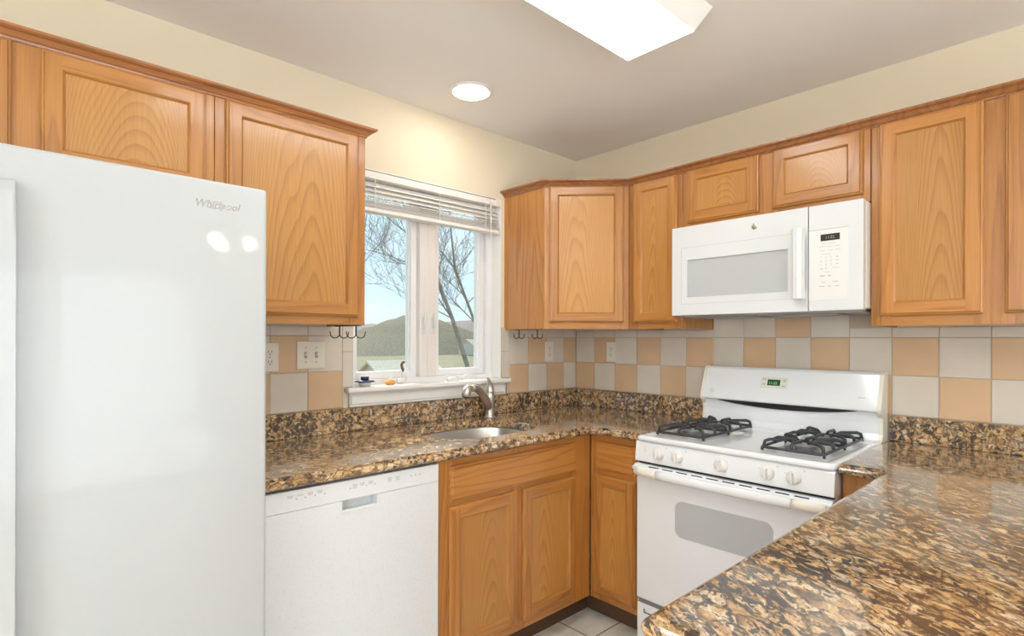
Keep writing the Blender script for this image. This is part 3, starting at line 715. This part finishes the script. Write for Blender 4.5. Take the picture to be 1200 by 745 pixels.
# burners
for bx in (-.2385, .2100):
    for by in (-.455, -.215):
        b = B(); lathe(b, [(.072, .9076), (.074, .912), (.070, .913), (.058, .9085), (.04, .909)], (bx, by, 0), 28, 0); bo = obj('burner', b, STEEL, rg)
        b = B(); lathe(b, [(.030, .9085), (.030, .922), (.034, .924), (.034, .930), (.030, .933), (.006, .934)], (bx, by, 0), 24); obj('burner_cap', b, plain('burner_cap_grey', (.25, .25, .26), .45) if bx < 0 and by < -.4 else bpy.data.materials['burner_cap_grey'], bo)
# grates
def grate(cx):
    b = B(); x0, x1, y0, y1 = cx-.106, cx+.106, -.572, -.108; z = .922; r = .0058; zt = .945
    pts = [(px, py, z) for px, py in rrect(x0, x1, y0, y1, .018, 3)]; tube(b, pts+[pts[0], pts[1]], r, 8, caps=False)
    tube(b, [(x0, (y0+y1)/2, z), (x1, (y0+y1)/2, z)], r, 8)
    for py in (y0+.01, (y0+y1)/2, y1-.01):
        for px in (x0, x1): box(b, px-.004, px+.004, py-.004, py+.004, .9085, z)
    for by in (-.455, -.215):
        hy = .1135
        for dx, dy in ((1, 0), (-1, 0), (0, 1), (0, -1)):
            L = .106 if dx else (hy+.003 if (by < -.3) == (dy < 0) else .1175)
            L = abs(L)
            P = [(cx+dx*(L-.002), by+dy*(L-.002), z), (cx+dx*(L-.004), by+dy*(L-.004), zt-.006), (cx+dx*(L-.016), by+dy*(L-.016), zt), (cx+dx*.05, by+dy*.05, zt), (cx+dx*.030, by+dy*.030, zt-.001), (cx+dx*.022, by+dy*.022, zt-.006)]
            tube(b, P, [.006, .0066, .0066, .0066, .006, .005], 8)
        for a in (45, 135, 225, 315):
            ca, sa = math.cos(math.radians(a)), math.sin(math.radians(a))
            P = [(cx+ca*.146, by+sa*.146, z), (cx+ca*.140, by+sa*.140, zt-.003), (cx+ca*.125, by+sa*.125, zt+.002), (cx+ca*.06, by+sa*.06, zt+.002), (cx+ca*.04, by+sa*.04, zt-.006)]
            tube(b, P, [.0058, .0066, .0066, .006, .005], 8)
    return obj('grate', b, IRON, rg)
grate(-.2385); grate(.2100)
# backguard
b = B(); bgp = [(-.030, .895), (-.030, 1.178), (-.036, 1.188), (-.050, 1.192), (-.064, 1.189), (-.074, 1.180), (-.116, 1.058), (-.121, 1.043), (-.119, 1.036), (-.108, 1.034), (-.096, 1.030), (-.092, .985), (-.094, .945), (-.104, .922), (-.125, .9125), (-.13, .895)]
prism(b, bgp, -.366, .366, smooth=False); bg = obj('backguard', b, WHITE2, rg)
endp = [(-.026, .895), (-.026, 1.182), (-.036, 1.190), (-.050, 1.194), (-.066, 1.191), (-.077, 1.181), (-.119, 1.058), (-.124, 1.042), (-.121, 1.030), (-.098, 1.010), (-.094, .985), (-.096, .945), (-.106, .922), (-.127, .9145), (-.13, .895)]
for x0, x1 in ((-.381, -.366), (.366, .381)):
    b = B(); prism(b, endp, x0, x1); obj('end_cap', b, CREAMP, bg, label='yellowed cream end cap')
b = B(); dl = [(-.315+.62*k/24, 1.0335-.026*math.sin(PI*k/24)**.7) for k in range(25)]
prism(b, [(x, 1.0345) for x in (-.315, .305)][::1] + dl[::-1], -.1005, -.0915, 'xz'); obj('vent_slot', b, BLACK, bg)
tilt = math.atan2(.042, .122)
def tiltm(x, z, out=0):   # frame on the sloping face of the backguard
    t = (z-1.058)/(1.180-1.058); y = -.116+(.042)*t
    return Matrix.Translation((x, y-out, z)) @ Matrix.Rotation(PI/2-tilt, 4, 'X')
def plate_t(bm, x0, x1, z0, z1, th, mat=0):
    t = bmesh.new(); bmesh.ops.create_cube(t, size=1)
    for v in t.verts: v.co = Vector((v.co.x*(x1-x0), v.co.y*(z1-z0), v.co.z*th))
    merge(bm, t, mat, tiltm((x0+x1)/2, (z0+z1)/2))
b = B(); plate_t(b, -.098, .020, 1.098, 1.150, .003); dp = obj('control_display', b, plain('display_bezel', (.74, .74, .68), .3), bg)
b = B(); plate_t(b, -.067, -.012, 1.112, 1.140, .006); lc = obj('clock', b, LCD, dp, label='green clock display')
b = B(); text_bm(b, '11:22', .0175, tiltm(-.0625, 1.1195, .0035), .0003); obj('clock_digits', b, LCDT, dp)
b = B()
for x, z in ((-.083, 1.140), (-.083, 1.118), (.004, 1.136), (.004, 1.112)):
    plate_t(b, x-.007, x+.007, z-.0035, z+.0035, .0042)
for k in range(6): plate_t(b, -.09+.018*k, -.078+.018*k, 1.1465, 1.148, .0042)
obj('button', b, MARKL, dp)
b = B(); t = bmesh.new()
for q in ((.0095, .0085),):
    ring_o = [(math.cos(2*PI*k/20)*.0095, math.sin(2*PI*k/20)*.0095, 0) for k in range(21)]
    tube(b, [tiltm(-.325, 1.075, .0015) @ Vector(p) for p in ring_o], .0010, 5)
t.free(); obj('emblem', b, MARKL, bg, label='small round grey emblem')
b = B()
for k in range(3): plate_t(b, .297+.009*k, .304+.009*k, 1.085, 1.088, .0035)
obj('lettering', b, MARKL, bg)
# front
KNOBM = plain('knob_white', (.80, .79, .765), .3)
b = B(); prism(b, [(-.600, .808), (-.674, .808), (-.676, .812), (-.668, .884), (-.664, .8905), (-.600, .8905)], -.381, .381); pn = obj('control_panel', b, WHITE2, rg)
for i, x in enumerate((-.268, -.182, -.001, .168, .256)):
    b = B(); y0 = -.673; R = .022 if i != 2 else .024
    lathe(b, [(R+.003, y0+.004), (R+.003, y0-.002), (R, y0-.003), (R*.96, y0-.014), (R*.86, y0-.017), (.004, y0-.0175)], (x, 0, .851), 24, axis='y')
    box(b, x-.0055, x+.0055, y0-.030, y0-.014, .851-R*.88, .851+R*.88, bev=.003); obj('knob', b, KNOBM, pn)
for x in (-.268, -.182, .168, .256):
    for dx_, dz_, w_, y_ in ((.033, .878, .008, -.6692), (-.030, .835, .004, -.6732), (-.030, .862, .004, -.671)):
        b = B(); dash(b, x+dx_, dz_, w_, .0025, y=y_); obj('dial_mark', b, MARKL, pn)
for z, r_, y_ in ((.875, .003, -.6700), (.862, .005, -.6715), (.850, .005, -.6728)):
    b = B(); lathe(b, [(r_, y_-.0012), (r_, y_+.004)], (-.335, 0, z), 12, axis='y'); obj('indicator', b, KNOBM, pn)
b = B(); box(b, -.374, .374, -.655, -.600, .797, .809); obj('gap_shadow_strip', b, BLACK, rg); bpy.data.objects['gap_shadow_strip'].name = 'painted_gap_shade'  # black strip stands in for shade in the gap under the control panel
b = B(); box(b, -.379, .379, -.668, -.641, .226, .772, bev=.006); 
prism(b, [(-.641, .770), (-.668, .770), (-.700, .776), (-.700, .786), (-.674, .797), (-.641, .797)], -.379, .379)
od = obj('oven_door', b, WHITE2, rg)
b = B(); pts = rrect(-.196, .187, .530, .675, .032); prism(b, pts, -.6700, -.660, 'xz'); obj('oven_window', b, OVENG, od, label='grey rounded oven window')
b = B(); sl = math.atan2(.011, .026)
for k in range(10):
    x = -.285+.0635*k
    if x > .33: break
    t = bmesh.new(); bmesh.ops.create_cube(t, size=1)
    for v in t.verts: v.co = Vector((v.co.x*.046, v.co.y*.0055, v.co.z*.0016))
    merge(b, t, 0, Matrix.Translation((x, -.686, .7922)) @ Matrix.Rotation(sl, 4, 'X'))
obj('vent_slots', b, BLACK, od)
b = B()
def handle_profile(x):
    yb = -.706-.014*max(0, 1-(x/.372)**2)
    return [(yb-.004+c0, z) for c0, z in ((.030, .784), (.012, .787), (.004, .782), (.000, .772), (.000, .764), (.005, .755), (.014, .751), (.022, .753))]
def bow(bm, xs):
    R = [[bm.verts.new((x, q[0], q[1])) for q in handle_profile(x)] for x in xs]
    for a, c in zip(R, R[1:]):
        for k in range(8):
            f = bm.faces.new((a[k], a[(k+1) % 8], c[(k+1) % 8], c[k])); f.smooth = True
    bm.faces.new(R[0][::-1]); bm.faces.new(R[-1])
bow(b, [-.262+.524*k/16 for k in range(17)]); ha = obj('handle', b, WHITE2, od)
for s_ in (-1, 1):
    b = B(); bow(b, [(-.366 if s_ < 0 else .263)+.103*k/4 for k in range(5)])
    box(b, min(s_*.365, s_*.335), max(s_*.365, s_*.335), -.700, -.690, .757, .782, bev=.003)
    obj('handle_end', b, CREAMP, ha, label='cream handle end section')
b = B(); box(b, -.379, .379, -.664, -.641, .045, .205, bev=.006); box(b, -.379, .379, -.655, -.641, .205, .214)
dr = obj('storage_drawer', b, WHITE2, rg)
b = B(); box(b, -.372, .372, -.6595, -.6415, .2055, .2252); box(b, -.345, .345, -.6650, -.6630, .168, .1745); box(b, -.345, -.338, -.6650, -.6630, .168, .186); obj('drawer_pull_recess', b, plain('recess_grey', (.18, .18, .18), .6), dr)
for x in (-.33, .33):
    for y in (-.58, -.10):
        b = B(); lathe(b, [(.018, .0), (.018, .01), (.010, .012), (.010, .035)], (x, y, 0), 12); obj('leveling_foot', b, BLACK, rg)

# ================================================================ MICROWAVE
mw = thing('microwave', 'white over-the-range microwave above the gas range', 'microwave', (0, RY, 1.430), -PI/2)
b = B(); box(b, -.380, .388, -.352, -.012, .006, .398, bev=.004); obj('case', b, CREAMP, mw)
b = B(); box(b, -.374, .374, -.350, -.02, -.006, .006); 
un = obj('underside', b, UNDER, mw, label='grey metal underside')
for x0 in (-.30, .02):
    b = B(); box(b, x0, x0+.26, -.30, -.12, -.011, -.0062, bev=.002); obj('grease_filter', b, UNDER, un)
b = B(); box(b, -.10, .10, -.100, -.05, -.009, -.0062, bev=.002); obj('cooktop_lamp_cover', b, GREYW, un)
b = B()
DX0, DX1 = -.381, .201
wx0, wx1, wz0, wz1 = -.306, .128, .080, .248
for (a, c, e, f_) in ((DX0, wx0, 0, .400), (wx1, DX1, 0, .400), (wx0, wx1, 0, wz0), (wx0, wx1, wz1, .400)): box(b, a, c, -.386, -.353, e, f_)
bmesh.ops.remove_doubles(b, verts=b.verts, dist=1e-5)
mdr = obj('door', b, WHITE, mw)
b = B(); box(b, wx0-.001, wx1+.001, -.379, -.370, wz0-.001, wz1+.001); obj('door_window', b, GREYW, mdr, label='grey door window')
b = B()
for (a, c, e, f_) in ((-.335, .150, .3035, .3050), (-.335, .150, .0495, .051), (-.335, -.3335, .0495, .305)): box(b, a, c, -.3864, -.3858, e, f_)
obj('trim_groove', b, MARKL, mdr)
b = B(); prism(b, [(.150, -.386), (.152, -.412), (.160, -.424), (.176, -.426), (.190, -.420), (.196, -.402), (.190, -.398), (.182, -.412), (.165, -.412), (.160, -.386)], .048, .318, 'xy'); 
bmesh.ops.bevel(b, geom=[e for e in b.edges if abs((e.verts[0].co-e.verts[1].co).z) < 1e-6], offset=.0015, segments=2, affect='EDGES')
hh = obj('handle', b, WHITE, mdr)
for z in (.052, .286):
    b = B(); box(b, .163, .193, -.412, -.385, z, z+.028, bev=.003); obj('handle_mount', b, CREAMP, hh)
b = B(); lathe(b, [(.013, -.3860), (.013, -.3875), (.011, -.3885), (.003, -.3887)], (-.003, 0, .356), 20, axis='y'); em = obj('emblem', b, CHROME, mdr, label='round chrome emblem')
b = B()
tube(b, [(-.003+.008*math.cos(a/10*PI), -.3889, .356+.008*math.sin(a/10*PI)) for a in range(21)], .0007, 5); tube(b, [(-.007, -.3889, .352), (-.004, -.3889, .360), (-.001, -.3889, .353), (.002, -.3889, .359)], .0008, 5); obj('emblem_mark', b, MARK, em)
b = B(); box(b, .2035, .3865, -.386, -.353, 0, .400, bev=.003); pnl = obj('control_panel', b, WHITE, mw)
b = B(); box(b, .2045, .340, -.3868, -.385, .040, .306, bev=.0004, seg=1); ov = obj('keypad_overlay', b, plain('keypad_white', (.78, .775, .745), .3), pnl)
b = B(); box(b, .2045, .340, -.3872, -.3862, .305, .3065); obj('seam', b, MARK, ov)
b = B(); box(b, .246, .311, -.3876, -.386, .262, .287); obj('display', b, MWD, ov, label='dark display strip')
b = B(); text_bm(b, '11:22', .014, at(.262, -.3877, .2695), .0002); obj('display_digits', b, MARK, ov)
b = B(); y_ = -.3871
dash(b, .275, .252, .045, .0016, y_)
for z in (.241, .226):
    for x in (.252, .279, .304): dash(b, x, z, .018, .0018, y_)
dash(b, .266, .212, .03, .0014, y_)
dg_ = '123456789'
for r_ in range(3):
    for c_ in range(3): text_bm(b, dg_[r_*3+c_], .0105, at(.245+.017*c_, y_, .197-.014*r_), .0002)
text_bm(b, '0', .0105, at(.262, y_, .155), .0002)
for z in (.200, .187, .174): dash(b, .302, z, .010, .003, y_)
dash(b, .298, .160, .022, .0014, y_); dash(b, .250, .158, .008, .004, y_); dash(b, .270, .145, .02, .0014, y_)
for x, w_ in ((.252, .016), (.277, .010)): dash(b, x, .131, w_, .005, y_)
for x, w_ in ((.256, .012), (.297, .018)): dash(b, x, .108, w_, .003, y_)
for x, w_ in ((.250, .018), (.276, .011), (.302, .014)): dash(b, x, .092, w_, .003, y_)
obj('keypad_print', b, MARKL, ov)

# ================================================================ OUTLETS, SWITCHES
def plate(label, loc, rz, gangs, kind, group, cat):
    w_ = .070 if gangs == 1 else .118
    r = thing('wall_outlet' if kind == 'outlet' else 'light_switch', label, cat, loc, rz, group)
    b = B(); box(b, -w_/2, w_/2, -.0135, -.007, -.058, .058, bev=.003); obj('cover_plate', b, PLATE, r)
    if kind == 'outlet':
        for z in (.020, -.020):
            b = B(); prism(b, rrect(-.0165, .0165, z-.0145, z+.0145, .007, 4), -.0150, -.0125, 'xz'); s = obj('socket', b, PLATE, r)
            b = B(); box(b, -.0075, -.0055, -.0156, -.0148, z-.002, z+.007); box(b, .0055, .0075, -.0156, -.0148, z-.002, z+.006); lathe(b, [(.0025, -.0156), (.0025, -.0148)], (0, 0, z-.008), 8, axis='y'); obj('slots', b, BLACK, s)
        b = B(); lathe(b, [(.003, -.0145), (.0025, -.0132)], (0, 0, 0), 8, axis='y'); obj('screw', b, MARK, r)
    else:
        for x in (-.023, .023):
            b = B(); box(b, x-.006, x+.006, -.0145, -.013, -.013, .013, 1); prism(b, [(-.0135, -.006), (-.0135, .006), (-.024, .010), (-.024, .005)], x-.0042, x+.0042, 'yz'); obj('toggle', b, [PLATE, MARK], r)
            for z in (-.030, .030):
                b = B(); lathe(b, [(.0032, -.0145), (.0030, -.0130)], (x, 0, z), 8, axis='y'); obj('screw', b, MARK, r)
    return r
plate('almond duplex outlet on the tiles above the counter left of the range', (0, -.281, 1.247), -PI/2, 1, 'outlet', 'wall outlets', 'outlet')
plate('almond duplex outlet between the window and the corner, below the mug hooks', (-.257, 0, 1.247), 0, 1, 'outlet', 'wall outlets', 'outlet')
plate('almond duplex outlet half hidden behind the refrigerator edge', (-1.872, 0, 1.245), 0, 1, 'outlet', 'wall outlets', 'outlet')
plate('almond double switch plate on the tiles left of the window', (-1.706, 0, 1.252), 0, 2, 'switch', None, 'switch')
# ---------------------------------------------------------------- mug hook racks
def mug_rack(label, loc):
    r = thing('mug_hook_rack', label, 'hooks', loc, 0, 'black wire hook racks')
    b = B(); box(b, -.004, .004, -.105, .105, -.004, 0, bev=.001); obj('rail', b, WIRE, r)
    for y in (-.070, .070):
        b = B(); tube(b, [(0, y, -.002), (0, y, -.034)], .0030, 8)
        for s in (-1, 1):
            P = [(0, y, -.028)]+[(s*(.019-.019*math.cos(a)), y, -.034-.016*math.sin(a)) for a in [PI*k/8 for k in range(1, 9)]]+[(s*.040, y, -.024)]
            tube(b, P, .0021, 8)
        obj('double_hook', b, WIRE, r)
    return r
mug_rack('black wire mug hooks under the oak cabinet left of the window', (-1.652, -.232, 1.372))
mug_rack('black wire mug hooks under the diagonal corner cabinet', (-.590, -.168, 1.382-.0095))

# ================================================================ SILL CLUTTER
SZ = 1.1052
t = thing('sink_stopper', 'white sink stopper with navy knob at left end of the window sill', 'sink stopper', (-1.455, -.002, SZ))
b = B(); lathe(b, [(.012, 0), (.022, .002), (.027, .014), (.030, .020)], (0, 0, 0), 24); obj('basket', b, CERAM, t)
b = B(); lathe(b, [(.031, .020), (.043, .021), (.044, .024), (.036, .027), (.018, .029)], (0, 0, 0), 28); obj('rim', b, NAVY, t)
b = B(); lathe(b, [(.014, .029), (.018, .031), (.018, .043), (.016, .045)], (0, 0, 0), 18); obj('knob', b, NAVY, t)
b = B(); rnd = random.Random(3)
bmesh.ops.create_icosphere(b, subdivisions=3, radius=1)
for v in b.verts:
    n_ = 1+.14*math.sin(5*v.co.x+2)*math.cos(4*v.co.y)+.10*math.sin(9*v.co.z+v.co.x*6); v.co = Vector((v.co.x*.027*n_, v.co.y*.018*n_, max(v.co.z, -.75)*.013*n_+.0105))
for f in b.faces: f.smooth = True
mz = min(v.co.z for v in b.verts)
for v in b.verts: v.co.z -= mz
tag(obj('sponge', b, SPONGE, loc=(-1.325, .002, SZ)), 'small crumpled orange sponge on the window sill', 'sponge')
t = thing('dish_brush', 'white dish brush with brown hooked handle standing on the sill', 'brush', (-1.240, .030, SZ))
b = B(); tube(b, [(-.030, 0, .012), (-.010, 0, .013), (.018, 0, .022)], [.010, .013, .010], 12); tube(b, [(.012, 0, .018), (.010, 0, .045), (.006, 0, .065)], [.010, .0085, .0075], 12)
mz = min(v.co.z for v in b.verts)
for v in b.verts: v.co.z -= mz
obj('head', b, CERAM, t)
b = B(); tube(b, [(.006, 0, .058), (-.002, 0, .075), (-.006, 0, .090), (.000, 0, .101), (.010, 0, .103)], [.0072, .0068, .0065, .0068, .006], 10); obj('handle', b, BRIST, t)
b = B(); bmesh.ops.create_uvsphere(b, u_segments=24, v_segments=12, radius=1)
for v in b.verts:
    z = max(v.co.z, -.15); v.co = Vector((v.co.x*.036*(1+.12*v.co.z), v.co.y*.020, (z+.15)*.020*(1+.04*math.sin(12*v.co.x))))
for f in b.faces: f.smooth = True
tag(obj('soap_dish', b, CERAM, loc=(-.965, -.005, SZ)), 'white domed soap dish on the right half of the window sill', 'soap dish')
b = B(); P = [(-.055, 0, .004), (-.040, 0, .022), (-.015, 0, .034), (.012, 0, .032), (.032, 0, .018), (.042, 0, .004)]; tube(b, P, [.004, .0042, .0045, .0045, .0045, .004], 10)
tag(obj('plastic_clip', b, CERAM, loc=(-.840, .015, SZ)), 'white arched plastic clip behind the faucet on the window sill', 'clip')

# ================================================================ CEILING LAMPS
fx = thing('ceiling_light', 'long rectangular fluorescent ceiling fixture with glowing diffuser', 'light', (-1.552, -1.182, H))
b = B(); A_ = [(-.652, -.180), (.652, -.180), (.652, .180), (-.652, .180)]; Bm = [(-.612, -.136), (.612, -.136), (.612, .134), (-.612, .134)]
va = [b.verts.new((*p, -.0005)) for p in A_]; vb_ = [b.verts.new((*p, -.078)) for p in Bm]; b.faces.new(va); b.faces.new(vb_[::-1])
for k in range(4): b.faces.new((va[k], va[(k+1) % 4], vb_[(k+1) % 4], vb_[k]))
obj('housing', b, CEILM, fx)
b = B(); box(b, -.610, .610, -.134, .132, -.0800, -.0785); obj('diffuser', b, LENS, fx)
rl = thing('recessed_light', 'round recessed downlight in the ceiling near the window', 'light', (-1.097, -.311, H))
b = B(); lathe(b, [(.098, -.0005), (.098, -.004), (.090, -.008), (.080, -.006), (.078, -.003), (.078, -.0005)], (0, 0, 0), 40); obj('trim_ring', b, TRIMP, rl)
b = B(); lathe(b, [(.077, -.004), (.070, -.0085), (.04, -.011), (.002, -.012)], (0, 0, 0), 36); obj('bulb', b, BULB, rl)
# dining pendant behind the camera (seen mirrored in the refrigerator)
ch = thing('pendant_light', 'brass dining pendant with three glass globes', 'light', (-1.50, -3.45, 2.44))
b = B(); lathe(b, [(.06, 0), (.06, -.02), (.012, -.03), (.008, -.12), (.008, -.37), (.025, -.38), (.02, -.41)], (0, 0, 0), 20)
for k in range(3):
    a = 2*PI*k/3+.4; tube(b, [(0, 0, -.39), (.06*math.cos(a), .06*math.sin(a), -.38), (.13*math.cos(a), .13*math.sin(a), -.42)], .006, 8)
obj('stem', b, plain('brass', (.6, .45, .2), .3, 1), ch)
for k in range(3):
    a = 2*PI*k/3+.4; b = B(); lathe(b, [(.01, .052), (.035, .04), (.05, .015), (.052, -.01), (.035, -.04), (.008, -.052)], (.13*math.cos(a), .13*math.sin(a), -.46), 20); obj('globe', b, BULB2, ch)

# added torchiere behind the camera, made up to brighten the ceiling
tl_ = thing('added_uplight', 'bronze torchiere floor lamp throwing light at the dining ceiling', 'lamp', (-3.95, -3.6, 0))
b = B(); lathe(b, [(.14, .0005), (.14, .012), (.12, .022), (.02, .03), (.012, .05), (.012, 1.45), (.03, 1.47)], (0, 0, 0), 24); obj('stand', b, plain('bronze', (.12, .08, .05), .35, .8), tl_)
b = B(); lathe(b, [(.03, 1.47), (.10, 1.49), (.165, 1.545), (.175, 1.575), (.168, 1.575), (.155, 1.548), (.09, 1.505), (.02, 1.50)], (0, 0, 0), 28); obj('shade', b, CERAM, tl_)
b = B(); lathe(b, [(.148, 1.549), (.150, 1.553), (.148, 1.557), (.02, 1.56)], (0, 0, 0), 28); obj('bulb', b, plain('added_uplight_glow', (.9, .9, .88), .4, emit=(1, .99, .97), est=ADDED_UPLIGHT_EMIT), tl_)

# ================================================================ OUTDOORS
def terrain():
    b = B(); nx, ny = 70, 40; V = []
    for j in range(ny+1):
        row = []
        for i in range(nx+1):
            y = .6+ (j/ny)**2*330; x = -120+i/nx*520
            z = -3.0+0.010*max(0, y-12)
            row.append(b.verts.new((x, y, z)))
        V.append(row)
    for j in range(ny):
        for i in range(nx):
            f = b.faces.new((V[j][i], V[j][i+1], V[j+1][i+1], V[j+1][i])); f.smooth = True
    return b
o = obj('lawn', terrain(), GROUNDM); o['kind'] = 'structure'
def hill(name, label, y0, x0, x1, fn, depth, mat):
    b = B(); n_, m_ = 90, 10; V = []
    for j in range(m_+1):
        t_ = j/m_; row = []
        for i in range(n_+1):
            x = x0+(x1-x0)*i/n_; h_ = fn(x)
            row.append(b.verts.new((x+20*t_, y0+depth*t_, -2.6+(h_+2.6)*math.sin(t_*PI/2)**.8)))
        V.append(row)
    for j in range(m_):
        for i in range(n_):
            f = b.faces.new((V[j][i], V[j][i+1], V[j+1][i+1], V[j+1][i])); f.smooth = True
    o = obj(name, b, mat); o['kind'] = 'structure'; o['label'] = label
    return o
def bump_(x, c, w_, h_): return h_*math.exp(-((x-c)/w_)**2)
hill('wooded_hill', 'grey green wooded hill', 95, -30, 210, lambda x: 2.2+bump_(x, 74, 15, 6.4)+bump_(x, 120, 30, 1.0)+.25*math.sin(x*.9)+.15*math.sin(x*2.3), 55, HILLM)
hill('distant_ridge', 'distant brown ridge', 220, -60, 460, lambda x: 9.5+bump_(x, 215, 45, 4.5)+bump_(x, 330, 60, 5)+.3*math.sin(x*.5)+.2*math.sin(x*1.7), 60, HILLM2)
def house(label, loc, rz, w_, d_, h_, rh, cat='house'):
    r = thing('house', label, cat, loc, rz, 'houses beyond the window')
    b = B(); box(b, -w_/2, w_/2, -d_/2, d_/2, 0, h_); prism(b, [(-d_/2, h_), (d_/2, h_), (0, h_+rh)], -w_/2, w_/2); obj('walls', b, SIDING, r)
    b = B(); t_ = .18; ov_ = .35
    for s in (-1, 1):
        prism(b, [(s*(d_/2+ov_), h_-rh*ov_/(d_/2)+.02), (0, h_+rh+.02), (0, h_+rh+.02+t_), (s*(d_/2+ov_), h_-rh*ov_/(d_/2)+.02+t_)], -w_/2-ov_, w_/2+ov_)
    obj('roof', b, ROOFM, r)
    b = B()
    for x in (-w_*.28, w_*.05, w_*.3): box(b, x-.45, x+.45, -d_/2-.03, -d_/2+.02, h_*.45, h_*.8)
    obj('window', b, MARK, r); return r
house('house with beige roof seen low through the left window pane', (19.3, 33.5, -3.0), math.radians(-4), 4.8, 6.0, 1.1, 1.45)
house('small pale house on the slope seen low through the right window pane', (72.6, 92, -2.3), math.radians(25), 3.2, 4.0, 1.9, 1.5)
def tree(label, trunk, radii, seed, subs, sc=1.0):
    b = B(); rnd = random.Random(seed)
    eye = Vector((-2.65, -2.26, 1.32)); k_ = sc; G = -3.02
    def far(p):
        q = eye+(Vector(p)-eye)*k_; return q
    trunk = [far(p) for p in trunk]
    trunk[0] = Vector((trunk[1].x+.1, trunk[1].y, G)); radii = [q*k_*.58 for q in radii]; subs = [(s_[0], s_[1], s_[2]*k_, s_[3]*k_*.62) for s_ in subs]
    loc = trunk[0]; L = Vector(loc)
    def grow(p, d, ln, r, lev):
        pts = [p]; q = p.copy(); dd = d.copy(); n_ = 5
        for k in range(n_):
            dd = (dd+Vector((rnd.uniform(-.2, .2), rnd.uniform(-.2, .2), rnd.uniform(-.10, .22)))).normalized(); q = q+dd*ln/n_; pts.append(q.copy())
        tube(b, pts, [r*(1-.75*k/n_) for k in range(n_+1)], 5 if lev < 2 else 3, caps=False)
        if lev < 4:
            for k in range(1, n_+1):
                for _ in range(2 if lev < 3 else 1):
                    if rnd.random() < .8:
                        nd = (dd+Vector((rnd.uniform(-1, 1), rnd.uniform(-1, 1), rnd.uniform(-.5, .8)))*.95).normalized()
                        grow(pts[k], nd, ln*rnd.uniform(.42, .68), max(r*(1-.75*k/n_)*.62, .0042*k_), lev+1)
    T = [Vector(p)-L for p in trunk]
    tube(b, T, radii, 8)
    for (i, d, ln, r) in subs: grow(T[i], Vector(d).normalized(), ln, r, 1)
    return tag(obj('bare_tree', b, BARK, loc=loc), label, 'tree', 'bare trees outside the window')
tree('leafless tree leaning left across the window mullion', [(5.9, 8, -3.02), (5.62, 8, -.6), (5.45, 8, .677), (5.0, 8, 1.798), (4.567, 8, 2.693), (4.1, 8, 3.5), (3.6, 8.1, 4.5), (3.1, 8.2, 5.4)],
     [.13, .105, .095, .080, .065, .05, .035, .015], 11,
     [(3, (-.7, .1, .7), 1.6, .035), (4, (-.95, 0, .25), 2.0, .030), (4, (.3, 0, .9), 1.3, .030), (5, (-.9, .1, .5), 1.8, .026), (5, (.4, .2, .8), 1.4, .022), (6, (-.8, 0, .5), 1.6, .02), (6, (.5, 0, .7), 1.4, .02), (7, (-.4, 0, .8), 1.2, .014),
      (3, (-.9, .3, .35), 1.7, .025)], 1.0)
tree('leafless tree filling the right window pane', [(6.75, 9, -3.02), (6.68, 9, 0), (6.59, 9, 1.258), (6.5, 9, 1.731), (6.242, 9, 2.258), (5.824, 9, 3.131), (5.685, 9, 4.157), (5.6, 9, 4.926), (5.5, 9.1, 6)],
     [.11, .085, .075, .068, .058, .045, .034, .022, .01], 23,
     [(3, (-.9, 0, .55), 1.5, .032), (4, (-.8, .1, .7), 1.4, .028), (4, (.7, 0, .8), 1.4, .026), (5, (-.8, 0, .45), 1.2, .022), (5, (.8, .1, .7), 1.3, .022), (6, (-.7, 0, .6), 1.0, .016), (6, (.8, 0, .6), 1.1, .016), (7, (.5, 0, .8), 1.0, .012), (7, (-.6, 0, .6), 1.0, .012)], 1.6)
tree('leafless tree at the left reaching its branches into the left window pane', [(3.2, 10, -2.95), (3.3, 10, -.5), (3.6, 10, 1.6), (3.7, 10, 3.0), (3.9, 10, 4.4), (4.0, 10, 5.6)],
     [.09, .06, .035, .025, .016, .008], 5,
     [(2, (-.6, 0, .7), 1.2, .016), (3, (.6, 0, .8), 1.3, .016), (3, (-.8, 0, .5), 1.2, .014), (4, (.6, 0, .6), 1.2, .012), (4, (-.8, 0, .6), 1.2, .012)], 2.3)
